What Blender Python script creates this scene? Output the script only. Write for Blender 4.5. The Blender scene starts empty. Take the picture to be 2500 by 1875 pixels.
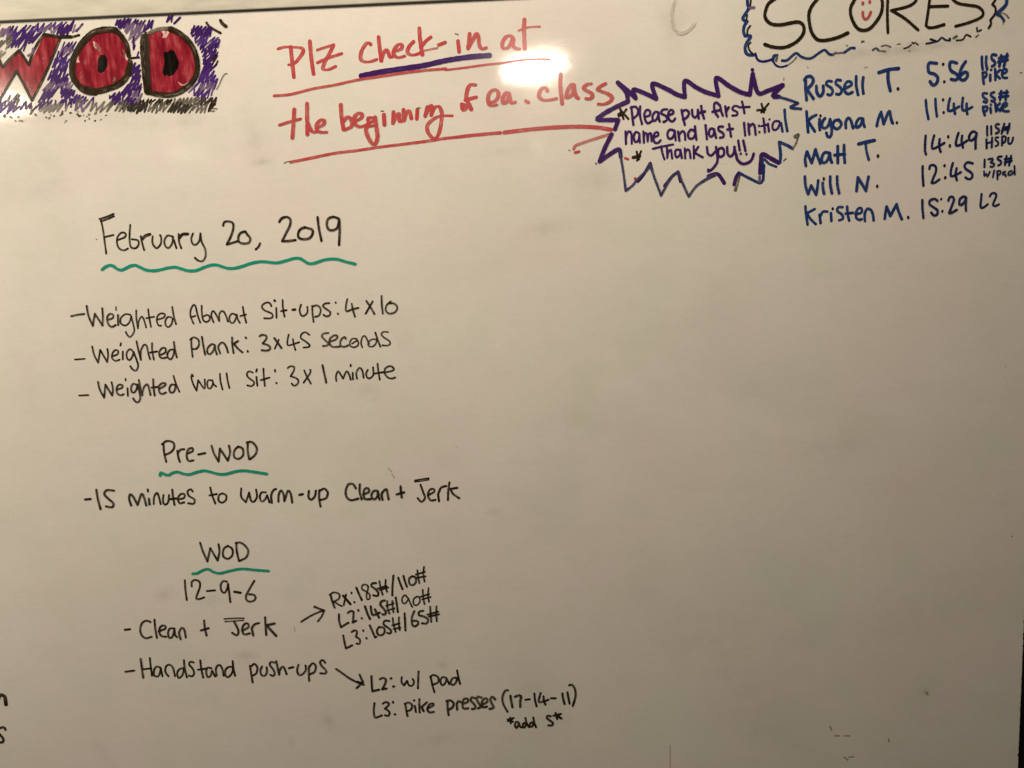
import bpy, bmesh, math, random
from mathutils import Matrix, Vector
from mathutils.geometry import tessellate_polygon
C = bpy.context.scene.collection
SC = bpy.context.scene

# ------------------------------------------------------------------ camera
# the board stands in the plane y = 0 (x right, z up, metres); the phone is 1.2 m in front of it
cam_d = bpy.data.cameras.new('camera'); cam = bpy.data.objects.new('camera', cam_d); C.objects.link(cam)
cam_d.sensor_fit = 'HORIZONTAL'; cam_d.sensor_width = 36.0; cam_d.lens = 36.0 * 1950.0 / 2500.0
cam_d.clip_start = 0.01; cam_d.clip_end = 50
pitch, roll = math.radians(-7.7), math.radians(2.65)
f = Vector((0, math.cos(pitch), math.sin(pitch))); r0 = Vector((1, 0, 0)); u0 = r0.cross(f)
r = r0 * math.cos(roll) - u0 * math.sin(roll); u = u0 * math.cos(roll) + r0 * math.sin(roll)
M = Matrix((r, u, -f)).transposed().to_4x4(); M.translation = Vector((0, -1.2, 0))
cam.matrix_world = M
SC.camera = cam

# ------------------------------------------------------------------ light (a dim room: lamps mirrored in the board, plus two added fill lamps)
world = bpy.data.worlds.new('World'); SC.world = world; world.use_nodes = True
bg = world.node_tree.nodes['Background']; bg.inputs[0].default_value = (1.0, 0.85, 0.66, 1); bg.inputs[1].default_value = 0.02
SC.view_settings.view_transform = 'Standard'; SC.view_settings.look = 'None'
SC.view_settings.exposure = 0; SC.view_settings.gamma = 1

def lamp(name, loc, target, sx, sy, power, col, spread=180, shape='ELLIPSE'):
    d = bpy.data.lights.new(name, 'AREA'); d.shape = shape; d.size = sx; d.size_y = sy
    d.energy = power; d.color = col; d.spread = math.radians(spread)
    o = bpy.data.objects.new(name, d); C.objects.link(o); o.location = loc
    o.rotation_euler = (Vector(target) - Vector(loc)).to_track_quat('-Z', 'Y').to_euler()
    return o
def mirror(px, pz, d):
    k = (1.2 + d) / 1.2
    return (px * k, -d, pz * k)

WARM = (1.0, .855, .655)
AIM = (-.35, 0, .30)
lamp('ceiling_or_fill_lamp', mirror(.0534, .2953, 1.1), AIM, .18, .066, 3.2, WARM)
lamp('ceiling_or_fill_lamp', mirror(-.745, .285, 1.0), AIM, .24, .085, 1.4, WARM)
lamp('ceiling_or_fill_lamp', mirror(-1.15, .33, 1.0), AIM, .30, .20, 28.5, WARM)  # fill lamp added out of view at the left to carry most brightness
lamp('ceiling_or_fill_lamp', (0, -.80, 1.80), AIM, .60, .40, 32.5, WARM)  # fill lamp added above the board to shape the falloff
lamp('spot_bulb', mirror(.0536, .1854, 1.3), (0, 0, 0), .034, .034, .012, WARM)
lamp('spot_bulb', mirror(-.4549, .1990, 1.3), (0, 0, 0), .12, .045, .03, WARM)


# ------------------------------------------------------------------ materials
def new_mat(name):
    m = bpy.data.materials.new(name); m.use_nodes = True
    nt = m.node_tree; return m, nt, nt.nodes, nt.links, nt.nodes['Principled BSDF']
def N(nodes, kind, **kw):
    n = nodes.new(kind)
    for k, v in kw.items(): setattr(n, k, v)
    return n
def ramp(nodes, stops):
    n = nodes.new('ShaderNodeValToRGB'); e = n.color_ramp.elements
    while len(e) < len(stops): e.new(0.5)
    for i, (p, c) in enumerate(stops):
        e[i].position = p; e[i].color = c if len(c) == 4 else (*c, 1)
    return n
def math_n(nodes, links, op, a, b=None, clamp=False):
    n = nodes.new('ShaderNodeMath'); n.inputs[2].default_value = -.35; n.operation = op; n.use_clamp = clamp
    for i, v in enumerate((a, b)):
        if v is None: continue
        if isinstance(v, (int, float)): n.inputs[i].default_value = v
        else: links.new(v, n.inputs[i])
    return n.outputs[0]

def board_material():
    m, nt, nodes, links, b = new_mat('whiteboard_enamel')
    tc = N(nodes, 'ShaderNodeTexCoord'); P = tc.outputs['Object']
    def noise(scale, detail=3, rough=.5, stretch=(1, 1, 1), rot=0, off=0):
        mp = N(nodes, 'ShaderNodeMapping'); links.new(P, mp.inputs[0])
        mp.inputs['Scale'].default_value = stretch; mp.inputs['Rotation'].default_value = (0, rot, 0)
        mp.inputs['Location'].default_value = (off, off, off)
        n = N(nodes, 'ShaderNodeTexNoise'); links.new(mp.outputs[0], n.inputs['Vector'])
        n.inputs['Scale'].default_value = scale; n.inputs['Detail'].default_value = detail; n.inputs['Roughness'].default_value = rough
        return n.outputs['Fac']
    def mix(fac, a, bb, mode='MIX', amt=None):
        n = N(nodes, 'ShaderNodeMix'); n.data_type = 'RGBA'; n.blend_type = mode
        for s, v in ((n.inputs[0], fac), (n.inputs[6], a), (n.inputs[7], bb)):
            if isinstance(v, (int, float)): s.default_value = v
            elif isinstance(v, tuple): s.default_value = (*v, 1)
            else: links.new(v, s)
        return n.outputs[2]
    # base with faint pink and green ghosts left by wiped ink
    r1 = ramp(nodes, [(.35, (0, 0, 0)), (.75, (1, 1, 1))]); links.new(noise(5.5, 4, .55, off=2.1), r1.inputs[0])
    c = mix(r1.outputs[0], (.800, .782, .745), (.792, .730, .715))
    r2 = ramp(nodes, [(.45, (0, 0, 0)), (.75, (1, 1, 1))]); links.new(noise(8.0, 4, .6, off=7.7), r2.inputs[0])
    c = mix(math_n(nodes, links, 'MULTIPLY', r2.outputs[0], .7), c, (.715, .735, .665))
    # wiping smears: stretched noise, grey
    r3 = ramp(nodes, [(.50, (0, 0, 0)), (.80, (1, 1, 1))]); links.new(noise(9, 5, .62, (1, 1, 3.2), .35, 3.3), r3.inputs[0])
    c = mix(math_n(nodes, links, 'MULTIPLY', r3.outputs[0], .14), c, (.56, .53, .49))
    r4 = ramp(nodes, [(.54, (0, 0, 0)), (.78, (1, 1, 1))]); links.new(noise(3.2, 5, .6, (1, 1, 2.0), -.7, 11.3), r4.inputs[0])
    c = mix(math_n(nodes, links, 'MULTIPLY', r4.outputs[0], .13), c, (.54, .52, .50))
    r5 = ramp(nodes, [(.45, (0, 0, 0)), (.72, (1, 1, 1))]); links.new(noise(60, 4, .65, (1, 1, 2.5), .2, 1.3), r5.inputs[0])
    c = mix(math_n(nodes, links, 'MULTIPLY', r5.outputs[0], .10), c, (.50, .48, .44))
    # grime and fine mottling
    fine = noise(420, 2, .6)
    r6 = ramp(nodes, [(.3, (.955, .955, .955)), (.7, (1.03, 1.03, 1.03))]); links.new(fine, r6.inputs[0])
    c = mix(1.0, c, r6.outputs[0], 'MULTIPLY')
    v = N(nodes, 'ShaderNodeTexVoronoi'); links.new(P, v.inputs['Vector']); v.inputs['Scale'].default_value = 26
    sp = math_n(nodes, links, 'LESS_THAN', v.outputs['Distance'], .020)
    gate = math_n(nodes, links, 'GREATER_THAN', N_sep(nodes, links, v.outputs['Color']), .55)
    c = mix(math_n(nodes, links, 'MULTIPLY', math_n(nodes, links, 'MULTIPLY', sp, gate), .6), c, (.20, .17, .13))
    links.new(c, b.inputs['Base Color'])
    rr = ramp(nodes, [(.3, (.06,) * 3), (.8, (.115,) * 3)]); links.new(noise(14, 4, .6, (1, 1, 2.5), .35, 3.3), rr.inputs[0])
    links.new(rr.outputs[0], b.inputs['Roughness'])
    b.inputs['Specular IOR Level'].default_value = .5
    bp = N(nodes, 'ShaderNodeBump'); bp.inputs['Strength'].default_value = .03; bp.inputs['Distance'].default_value = .002
    links.new(noise(45, 2, .5), bp.inputs['Height']); links.new(bp.outputs[0], b.inputs['Normal'])
    return m
def N_sep(nodes, links, sock):
    s = nodes.new('ShaderNodeSeparateColor'); links.new(sock, s.inputs[0]); return s.outputs[0]

def ink(name, col, thin, cover=.30, ragged=.0, gloss=.20):
    """dry-erase ink on a stroke ribbon: UV.x runs across the stroke, UV.y along it, 'pool' is 1 where the pen stopped.
    cover: how much of the board shows through the thin middle of a stroke"""
    m, nt, nodes, links, b = new_mat(name)
    uv = N(nodes, 'ShaderNodeUVMap'); uv.uv_map = 'ink'
    at = N(nodes, 'ShaderNodeAttribute'); at.attribute_name = 'pool'
    sx = N(nodes, 'ShaderNodeSeparateXYZ'); links.new(uv.outputs[0], sx.inputs[0])
    mp = N(nodes, 'ShaderNodeMapping'); links.new(uv.outputs[0], mp.inputs[0]); mp.inputs['Scale'].default_value = (5.0, .07, 1)
    n = N(nodes, 'ShaderNodeTexNoise'); links.new(mp.outputs[0], n.inputs['Vector']); n.inputs['Scale'].default_value = 1.0
    n.inputs['Detail'].default_value = 3; n.inputs['Roughness'].default_value = .65
    tc = N(nodes, 'ShaderNodeTexCoord')
    n2 = N(nodes, 'ShaderNodeTexNoise'); links.new(tc.outputs['Object'], n2.inputs['Vector']); n2.inputs['Scale'].default_value = 55
    n2.inputs['Detail'].default_value = 2
    edge = math_n(nodes, links, 'ABSOLUTE', math_n(nodes, links, 'MULTIPLY', math_n(nodes, links, 'SUBTRACT', sx.outputs[0], .5), 2.0))
    e2 = math_n(nodes, links, 'POWER', edge, 2.5)
    pool = math_n(nodes, links, 'MAXIMUM', math_n(nodes, links, 'MULTIPLY', e2, .75), at.outputs['Fac'])
    st = ramp(nodes, [(.40, (0, 0, 0)), (.62, (1, 1, 1))]); links.new(n.outputs['Fac'], st.inputs[0])
    lo = ramp(nodes, [(.38, (.25,) * 3), (.62, (1, 1, 1))]); links.new(n2.outputs['Fac'], lo.inputs[0])
    t = math_n(nodes, links, 'MULTIPLY', st.outputs[0], lo.outputs[0])
    t = math_n(nodes, links, 'MULTIPLY', t, math_n(nodes, links, 'SUBTRACT', 1.0, pool, True), True)   # 0 dense .. 1 thin
    mx = N(nodes, 'ShaderNodeMix'); mx.data_type = 'RGBA'; links.new(t, mx.inputs[0])
    mx.inputs[6].default_value = (*col, 1); mx.inputs[7].default_value = (*thin, 1)
    links.new(mx.outputs[2], b.inputs['Base Color'])
    a = math_n(nodes, links, 'SUBTRACT', 1.0, math_n(nodes, links, 'MULTIPLY', t, cover), True)
    if ragged > 0:
        n3 = N(nodes, 'ShaderNodeTexNoise'); links.new(tc.outputs['Object'], n3.inputs['Vector']); n3.inputs['Scale'].default_value = 380
        n3.inputs['Detail'].default_value = 3; n3.inputs['Roughness'].default_value = .7
        rg = ramp(nodes, [(.5 - .16 * ragged - .10, (0, 0, 0)), (.5, (1, 1, 1))]); links.new(n3.outputs['Fac'], rg.inputs[0])
        hole = math_n(nodes, links, 'ADD', math_n(nodes, links, 'MULTIPLY', rg.outputs[0], ragged), 1 - ragged, True)
        a = math_n(nodes, links, 'MULTIPLY', a, hole)
    links.new(a, b.inputs['Alpha'])
    b.inputs['Roughness'].default_value = gloss; b.inputs['Specular IOR Level'].default_value = .22
    return m
INKS = {
 'K': ink('black_ink', (.018, .012, .006), (.095, .070, .040), .60),
 'C': ink('dark_brown_black_ink', (.018, .012, .006), (.040, .028, .014), .10),
 'W': ink('worn_black_ink', (.040, .030, .017), (.12, .095, .06), .65),
 'D2': ink('thin_black_ink', (.030, .025, .022), (.080, .065, .05), .45, .3),
 'R': ink('red_ink', (.50, .060, .068), (.64, .20, .19), .55),
 'P': ink('purple_ink', (.044, .012, .120), (.078, .030, .180), .16),
 'U': ink('bright_purple_ink', (.060, .020, .190), (.11, .050, .27), .25, .3),
 'B': ink('blue_ink', (.013, .038, .180), (.034, .090, .26), .28),
 'I': ink('navy_ink', (.010, .018, .095), (.030, .042, .13), .24),
 'V': ink('dark_violet_ink', (.022, .006, .030), (.04, .012, .05), .1),
 'N': ink('navy_blue_ink', (.014, .032, .150), (.032, .070, .20), .26, .2),
 'D': ink('deep_blue_ink', (.006, .014, .14), (.012, .026, .18), .15),
 'T': ink('teal_ink', (.010, .300, .215), (.020, .360, .270), .10),
 'G': ink('smeared_grey_ink', (.11, .10, .085), (.26, .23, .20), .60, .8),
 'g': ink('faint_grey_ink', (.24, .22, .20), (.36, .33, .30), .60, .8),
 'M': ink('wiped_violet_ink', (.16, .10, .22), (.34, .25, .38), .60, .6),
 'S': ink('slate_ink', (.040, .045, .130), (.10, .11, .22), .35, .3),
 'r': ink('wiped_red_ink', (.52, .16, .15), (.66, .34, .31), .6, .3),
 'e': ink('dried_speck_ink', (.34, .30, .25), (.50, .45, .38), .7, .5),
 'E': ink('ghost_ink', (.67, .64, .58), (.73, .70, .64), .99, .85),
}
# the two thinned reds need their own tone
def fill_material(name, col, col2, col3, worn, thr=.33):
    m, nt, nodes, links, b = new_mat(name)
    tc = N(nodes, 'ShaderNodeTexCoord')
    def nz(sc, stretch, rot, off, det=4):
        mp = N(nodes, 'ShaderNodeMapping'); links.new(tc.outputs['Object'], mp.inputs[0]); mp.inputs['Scale'].default_value = stretch
        mp.inputs['Rotation'].default_value = (0, rot, 0); mp.inputs['Location'].default_value = (off, 0, off)
        n = N(nodes, 'ShaderNodeTexNoise'); links.new(mp.outputs[0], n.inputs['Vector']); n.inputs['Scale'].default_value = sc
        n.inputs['Detail'].default_value = det; n.inputs['Roughness'].default_value = .6; return n.outputs['Fac']
    a = ramp(nodes, [(.34, (*col, 1)), (.52, (*col2, 1)), (.70, (*col3, 1))])
    mixn = math_n(nodes, links, 'ADD', math_n(nodes, links, 'MULTIPLY', nz(130, (1, 1, .16), .12, 0), .6), math_n(nodes, links, 'MULTIPLY', nz(48, (1, 1, .6), -.5, 9), .4)); links.new(math_n(nodes, links, 'MULTIPLY_ADD', mixn, 1.7), a.inputs[0])
    links.new(a.outputs[0], b.inputs['Base Color'])
    w = ramp(nodes, [(thr, (worn,) * 3), (thr + .07, (1, 1, 1))]); links.new(nz(95, (1, 1, .5), -.3, 5, 5), w.inputs[0])
    links.new(w.outputs[0], b.inputs['Alpha']); b.inputs['Roughness'].default_value = .14
    return m
FILL = {'R2': fill_material('red_marker_fill', (.17, .008, .020), (.29, .020, .036), (.42, .075, .092), .6),
        'K2': fill_material('black_marker_fill', (.004, .003, .003), (.008, .006, .006), (.02, .018, .016), .9),
        'Z': fill_material('rubbed_away_ink', (.56, .28, .27), (.68, .48, .45), (.76, .66, .62), .08, .44)}
def plain(name, col, rough, metal=0, nscale=0, namt=0):
    m, nt, nodes, links, b = new_mat(name)
    b.inputs['Roughness'].default_value = rough; b.inputs['Metallic'].default_value = metal
    if nscale:
        tc = N(nodes, 'ShaderNodeTexCoord'); mp = N(nodes, 'ShaderNodeMapping'); links.new(tc.outputs['Object'], mp.inputs[0])
        mp.inputs['Scale'].default_value = (.25, 1, 1)
        n = N(nodes, 'ShaderNodeTexNoise'); links.new(mp.outputs[0], n.inputs['Vector']); n.inputs['Scale'].default_value = nscale
        n.inputs['Detail'].default_value = 5; n.inputs['Roughness'].default_value = .65
        d = tuple(c * (1 - namt) for c in col)
        rp = ramp(nodes, [(.30, (*d, 1)), (.62, (*col, 1))]); links.new(n.outputs['Fac'], rp.inputs[0])
        links.new(rp.outputs[0], b.inputs['Base Color'])
    else: b.inputs['Base Color'].default_value = (*col, 1)
    return m
def smudge_shade_material():
    m, nt, nodes, links, b = new_mat('grey_smudge_and_shade')
    uv = N(nodes, 'ShaderNodeUVMap'); uv.uv_map = 'ink'
    mp = N(nodes, 'ShaderNodeVectorMath'); mp.operation = 'LENGTH'; links.new(uv.outputs[0], mp.inputs[0])
    at = N(nodes, 'ShaderNodeAttribute'); at.attribute_name = 'pool'
    fall = math_n(nodes, links, 'POWER', math_n(nodes, links, 'SUBTRACT', 1.0, mp.outputs['Value'], True), 1.4)
    tc = N(nodes, 'ShaderNodeTexCoord'); n = N(nodes, 'ShaderNodeTexNoise'); links.new(tc.outputs['Object'], n.inputs['Vector'])
    n.inputs['Scale'].default_value = 38; n.inputs['Detail'].default_value = 5; n.inputs['Roughness'].default_value = .65
    rp = ramp(nodes, [(.35, (.25,) * 3), (.62, (1, 1, 1))]); links.new(n.outputs['Fac'], rp.inputs[0])
    a = math_n(nodes, links, 'MULTIPLY', math_n(nodes, links, 'MULTIPLY', fall, rp.outputs[0]), at.outputs['Fac'], True)
    links.new(a, b.inputs['Alpha']); b.inputs['Base Color'].default_value = (.26, .24, .20, 1); b.inputs['Roughness'].default_value = .3
    return m

# ------------------------------------------------------------------ helpers
def mesh_obj(name, verts, faces, mats, parent=None, fmat=None, uvs=None, pool=None, label=None, kind=None):
    me = bpy.data.meshes.new(name); me.from_pydata(verts, [], faces)
    for m in mats: me.materials.append(m)
    if fmat: me.polygons.foreach_set('material_index', fmat)
    if uvs is not None:
        l = me.uv_layers.new(name='ink')
        for i, lp in enumerate(me.loops): l.data[i].uv = uvs[lp.vertex_index]
        a = me.attributes.new('pool', 'FLOAT', 'POINT'); a.data.foreach_set('value', pool)
    me.update()
    o = bpy.data.objects.new(name, me); C.objects.link(o)
    if parent: o.parent = parent
    if label: o['label'] = label
    if kind: o['kind'] = kind
    return o

def smooth(pts, corners):
    """Catmull-Rom through the points, sharp at the marked corners; returns points and the indices of corner points"""
    segs, s = [], 0
    for c in list(corners) + [len(pts) - 1]:
        if c > s: segs.append(pts[s:c + 1]); s = c
    out, cid = [], []
    for sg in segs:
        if len(sg) == 2: q = [sg[0], sg[1]]
        else:
            q = [sg[0]]
            e = [(2 * sg[0][0] - sg[1][0], 2 * sg[0][1] - sg[1][1])] + sg + [(2 * sg[-1][0] - sg[-2][0], 2 * sg[-1][1] - sg[-2][1])]
            for i in range(1, len(e) - 2):
                p0, p1, p2, p3 = e[i - 1:i + 3]
                L = math.dist(p1, p2); n = max(2, min(9, int(L / 3.0) + 1))
                for k in range(1, n + 1):
                    t = k / n; t2 = t * t; t3 = t2 * t
                    q.append(tuple(.5 * (2 * p1[a] + (p2[a] - p0[a]) * t + (2 * p0[a] - 5 * p1[a] + 4 * p2[a] - p3[a]) * t2 + (3 * p1[a] - p0[a] - 3 * p2[a] + p3[a]) * t3) for a in (0, 1)))
        if out: cid.append(len(out) - 1); q = q[1:]
        out += q
    return out, cid
RND = random.Random(11)
LAYER = [0]
class Ink:
    """collects pen strokes (millimetres on the board) into one thin mesh"""
    def __init__(s): s.v = []; s.f = []; s.uv = []; s.pool = []; s.m = []; s.mats = []
    def mat(s, m):
        if m not in s.mats: s.mats.append(m)
        return s.mats.index(m)
    def stroke(s, pts, corners, w, ratio, mat):
        mi = s.mat(mat)
        if len(pts) == 1: pts = [pts[0], (pts[0][0] + .05, pts[0][1])]; corners = []
        P, cid = smooth(pts, corners)
        Q = [P[0]]; keep = {0: 0}
        for i, p in enumerate(P[1:], 1):
            if math.dist(p, Q[-1]) > .04: Q.append(p)
            keep[i] = len(Q) - 1
        if len(Q) < 2: Q.append((Q[0][0] + .05, Q[0][1]))
        cset = {keep[c] for c in cid}
        LAYER[0] = (LAYER[0] + 1) % 30
        y0 = -(.10 + .02 * LAYER[0]) / 1000; n = len(Q); dy = -.016 / 1000 / max(1, n)
        cum = [0]
        for i in range(1, n): cum.append(cum[-1] + math.dist(Q[i], Q[i - 1]))
        L = cum[-1]; off = RND.uniform(0, 500)
        def half(dx, dz):
            l = math.hypot(dx, dz) or 1; vert = abs(dz) / l
            return .5 * w * (ratio + (1 - ratio) * vert)
        def pl(d):      # ink pools at the end of a stroke, a little at its start
            e = math.exp(-max(0, L - d) / (w * 1.1)); b_ = .55 * math.exp(-d / (w * .8))
            return min(1, max(e, b_))
        wob = [RND.uniform(.93, 1.07) for _ in range(n)]
        def add(x, z, y, uu, vv, p):
            s.v.append((x / 1000, y, z / 1000)); s.uv.append((uu, vv + off)); s.pool.append(p); return len(s.v) - 1
        def capfan(c, ang, hw, y, vv, p):     # a half disc at a stroke's end
            ci = add(c[0], c[1], y, .5, vv, p); ring = []
            for k in range(7):
                a = ang + math.pi * k / 6
                ring.append(add(c[0] + math.cos(a) * hw, c[1] + math.sin(a) * hw, y, .5 - .5 * math.cos(math.pi * k / 6), vv, p))
            for k in range(6): s.f.append((ci, ring[k + 1], ring[k])); s.m.append(mi)
        runs = [0] + sorted(cset - {0, n - 1}) + [n - 1]
        for a, b in zip(runs, runs[1:]):
            prev = None
            for i in range(a, b + 1):
                j0, j1 = max(a, i - 1), min(b, i + 1)
                dx, dz = Q[j1][0] - Q[j0][0], Q[j1][1] - Q[j0][1]; l = math.hypot(dx, dz) or 1e-6
                nx, nz = -dz / l, dx / l; h = half(dx, dz) * wob[i]; y = y0 + dy * i; p = pl(cum[i])
                lr = (add(Q[i][0] + nx * h, Q[i][1] + nz * h, y, 0, cum[i], p), add(Q[i][0] - nx * h, Q[i][1] - nz * h, y, 1, cum[i], p))
                if i == a: capfan(Q[i], math.atan2(nz, nx), h, y + dy * .3, cum[i], p)
                if i == b: capfan(Q[i], math.atan2(-nz, -nx), h, y + dy * .3, cum[i], p)
                if prev: s.f.append((prev[0], prev[1], lr[1], lr[0])); s.m.append(mi)
                prev = lr
            y0 -= .0012 / 1000
    def build(s, name, parent, label=None, kind=None):
        return mesh_obj(name, s.v, s.f, s.mats, parent, s.m, s.uv, s.pool, label, kind)
def fill(name, poly, mat, parent, y, label=None, sm=True):
    if sm:
        q, _ = smooth(poly + [poly[0]], []); poly = q[:-1]
    vs = [Vector((x / 1000, y, z / 1000)) for x, z in poly]
    tris = [t for t in tessellate_polygon([vs])]
    fs = []
    for t in tris:
        a, b, c = (vs[i] for i in t)
        fs.append(tuple(t) if (b - a).cross(c - a).y < 0 else tuple(reversed(t)))
    return mesh_obj(name, [tuple(v) for v in vs], fs, [mat], parent, label=label)

# ------------------------------------------------------------------ setting: the dark wall behind the board
wall_m = plain('dark_painted_wall', (.022, .018, .012), .7, 0, 30, .4)
mesh_obj('wall', [(-2.6, .03, -1.6), (2.6, .03, -1.6), (2.6, .03, 1.4), (-2.6, .03, 1.4)], [(0, 1, 2, 3)], [wall_m], kind='structure')

# ------------------------------------------------------------------ the whiteboard
wb = bpy.data.objects.new('whiteboard', None); C.objects.link(wb)
wb['label'] = 'large smudged whiteboard covered in handwritten workout notes and scores under a pale top rail'
wb['category'] = 'whiteboard'
BM = board_material()
XL, XR, ZB, ZT = -1.10, .7945, -1.02, .3893
rr = random.Random(3)
edge = []; z = ZB
while z < ZT:
    edge.append((XR + rr.uniform(-.00035, .00035) + (rr.uniform(-.0009, 0) if rr.random() < .12 else 0), z)); z += rr.uniform(.0012, .0030)
edge.append((XR, ZT))
vs, fs = [], []
def v(x, y, z): vs.append((x, y, z)); return len(vs) - 1
fr = [(v(XL, 0, z), v(x - .0011, 0, z), v(x - .0004, .0002, z), v(x, .0009, z), v(x, .006, z)) for x, z in edge]
for a, b in zip(fr, fr[1:]):
    fs.append((a[0], a[1], b[1], b[0]))
me_e = []
for a, b in zip(fr, fr[1:]):
    for k in (1, 2, 3): me_e.append((a[k], a[k + 1], b[k + 1], b[k]))
fs += me_e
fs.append((fr[-1][0], fr[-1][1], fr[-1][4], v(XL, .006, ZT)))
n_front = len(fr) - 1
fm = [0] * n_front + [1] * len(me_e) + [1]
cut_m = plain('chipped_laminate_edge', (.78, .74, .68), .5, 0, 300, .45)
mesh_obj('panel', vs, fs, [BM, cut_m], wb, fm)

# top rail: a satin metal channel with a rounded lower lip, standing proud of the panel, with a dark joint under it
prof = []
ZR = .3918; RR_ = .0016
for k in range(7):
    a = math.pi / 2 * k / 6
    prof.append((-.0009 - RR_ * math.sin(a) + 0 * a, ZR + RR_ - RR_ * math.cos(a)))
prof = [(.004, ZR)] + prof
for k in range(1, 9): prof.append((-.0025 - .0010 * math.sin(math.pi * k / 8), ZR + RR_ + .060 * k / 8))
for k in range(1, 7):
    a = math.pi / 2 * k / 6
    prof.append((-.0009 - RR_ * math.cos(a), ZR + RR_ + .060 + RR_ * math.sin(a)))
prof.append((.02, prof[-1][1]))
xs = [XL + (XR + .004 - XL) * i / 80 for i in range(81)]
vs = [(x, y, z) for x in xs for y, z in prof]; n = len(prof)
fs = [(i * n + k, (i + 1) * n + k, (i + 1) * n + k + 1, i * n + k + 1) for i in range(80) for k in range(n - 1)]
rail_m = plain('satin_rail', (.66, .64, .57), .38, 0, 60, .22)
ro = mesh_obj('top_rail', vs, fs, [rail_m], wb, label='pale satin rail along the top edge')
for p in ro.data.polygons: p.use_smooth = True
joint_m = plain('dark_joint', (.012, .008, .005), .6, 0, 200, .5)
mesh_obj('joint_strip', [(XL, -.0009, ZT - .0002), (XR, -.0009, ZT - .0002), (XR, -.0009, ZR + .0003), (XL, -.0009, ZR + .0003),
                         (XL, .004, ZT - .0002), (XR, .004, ZT - .0002)], [(0, 1, 2, 3), (4, 5, 1, 0)], [joint_m], wb)

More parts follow.
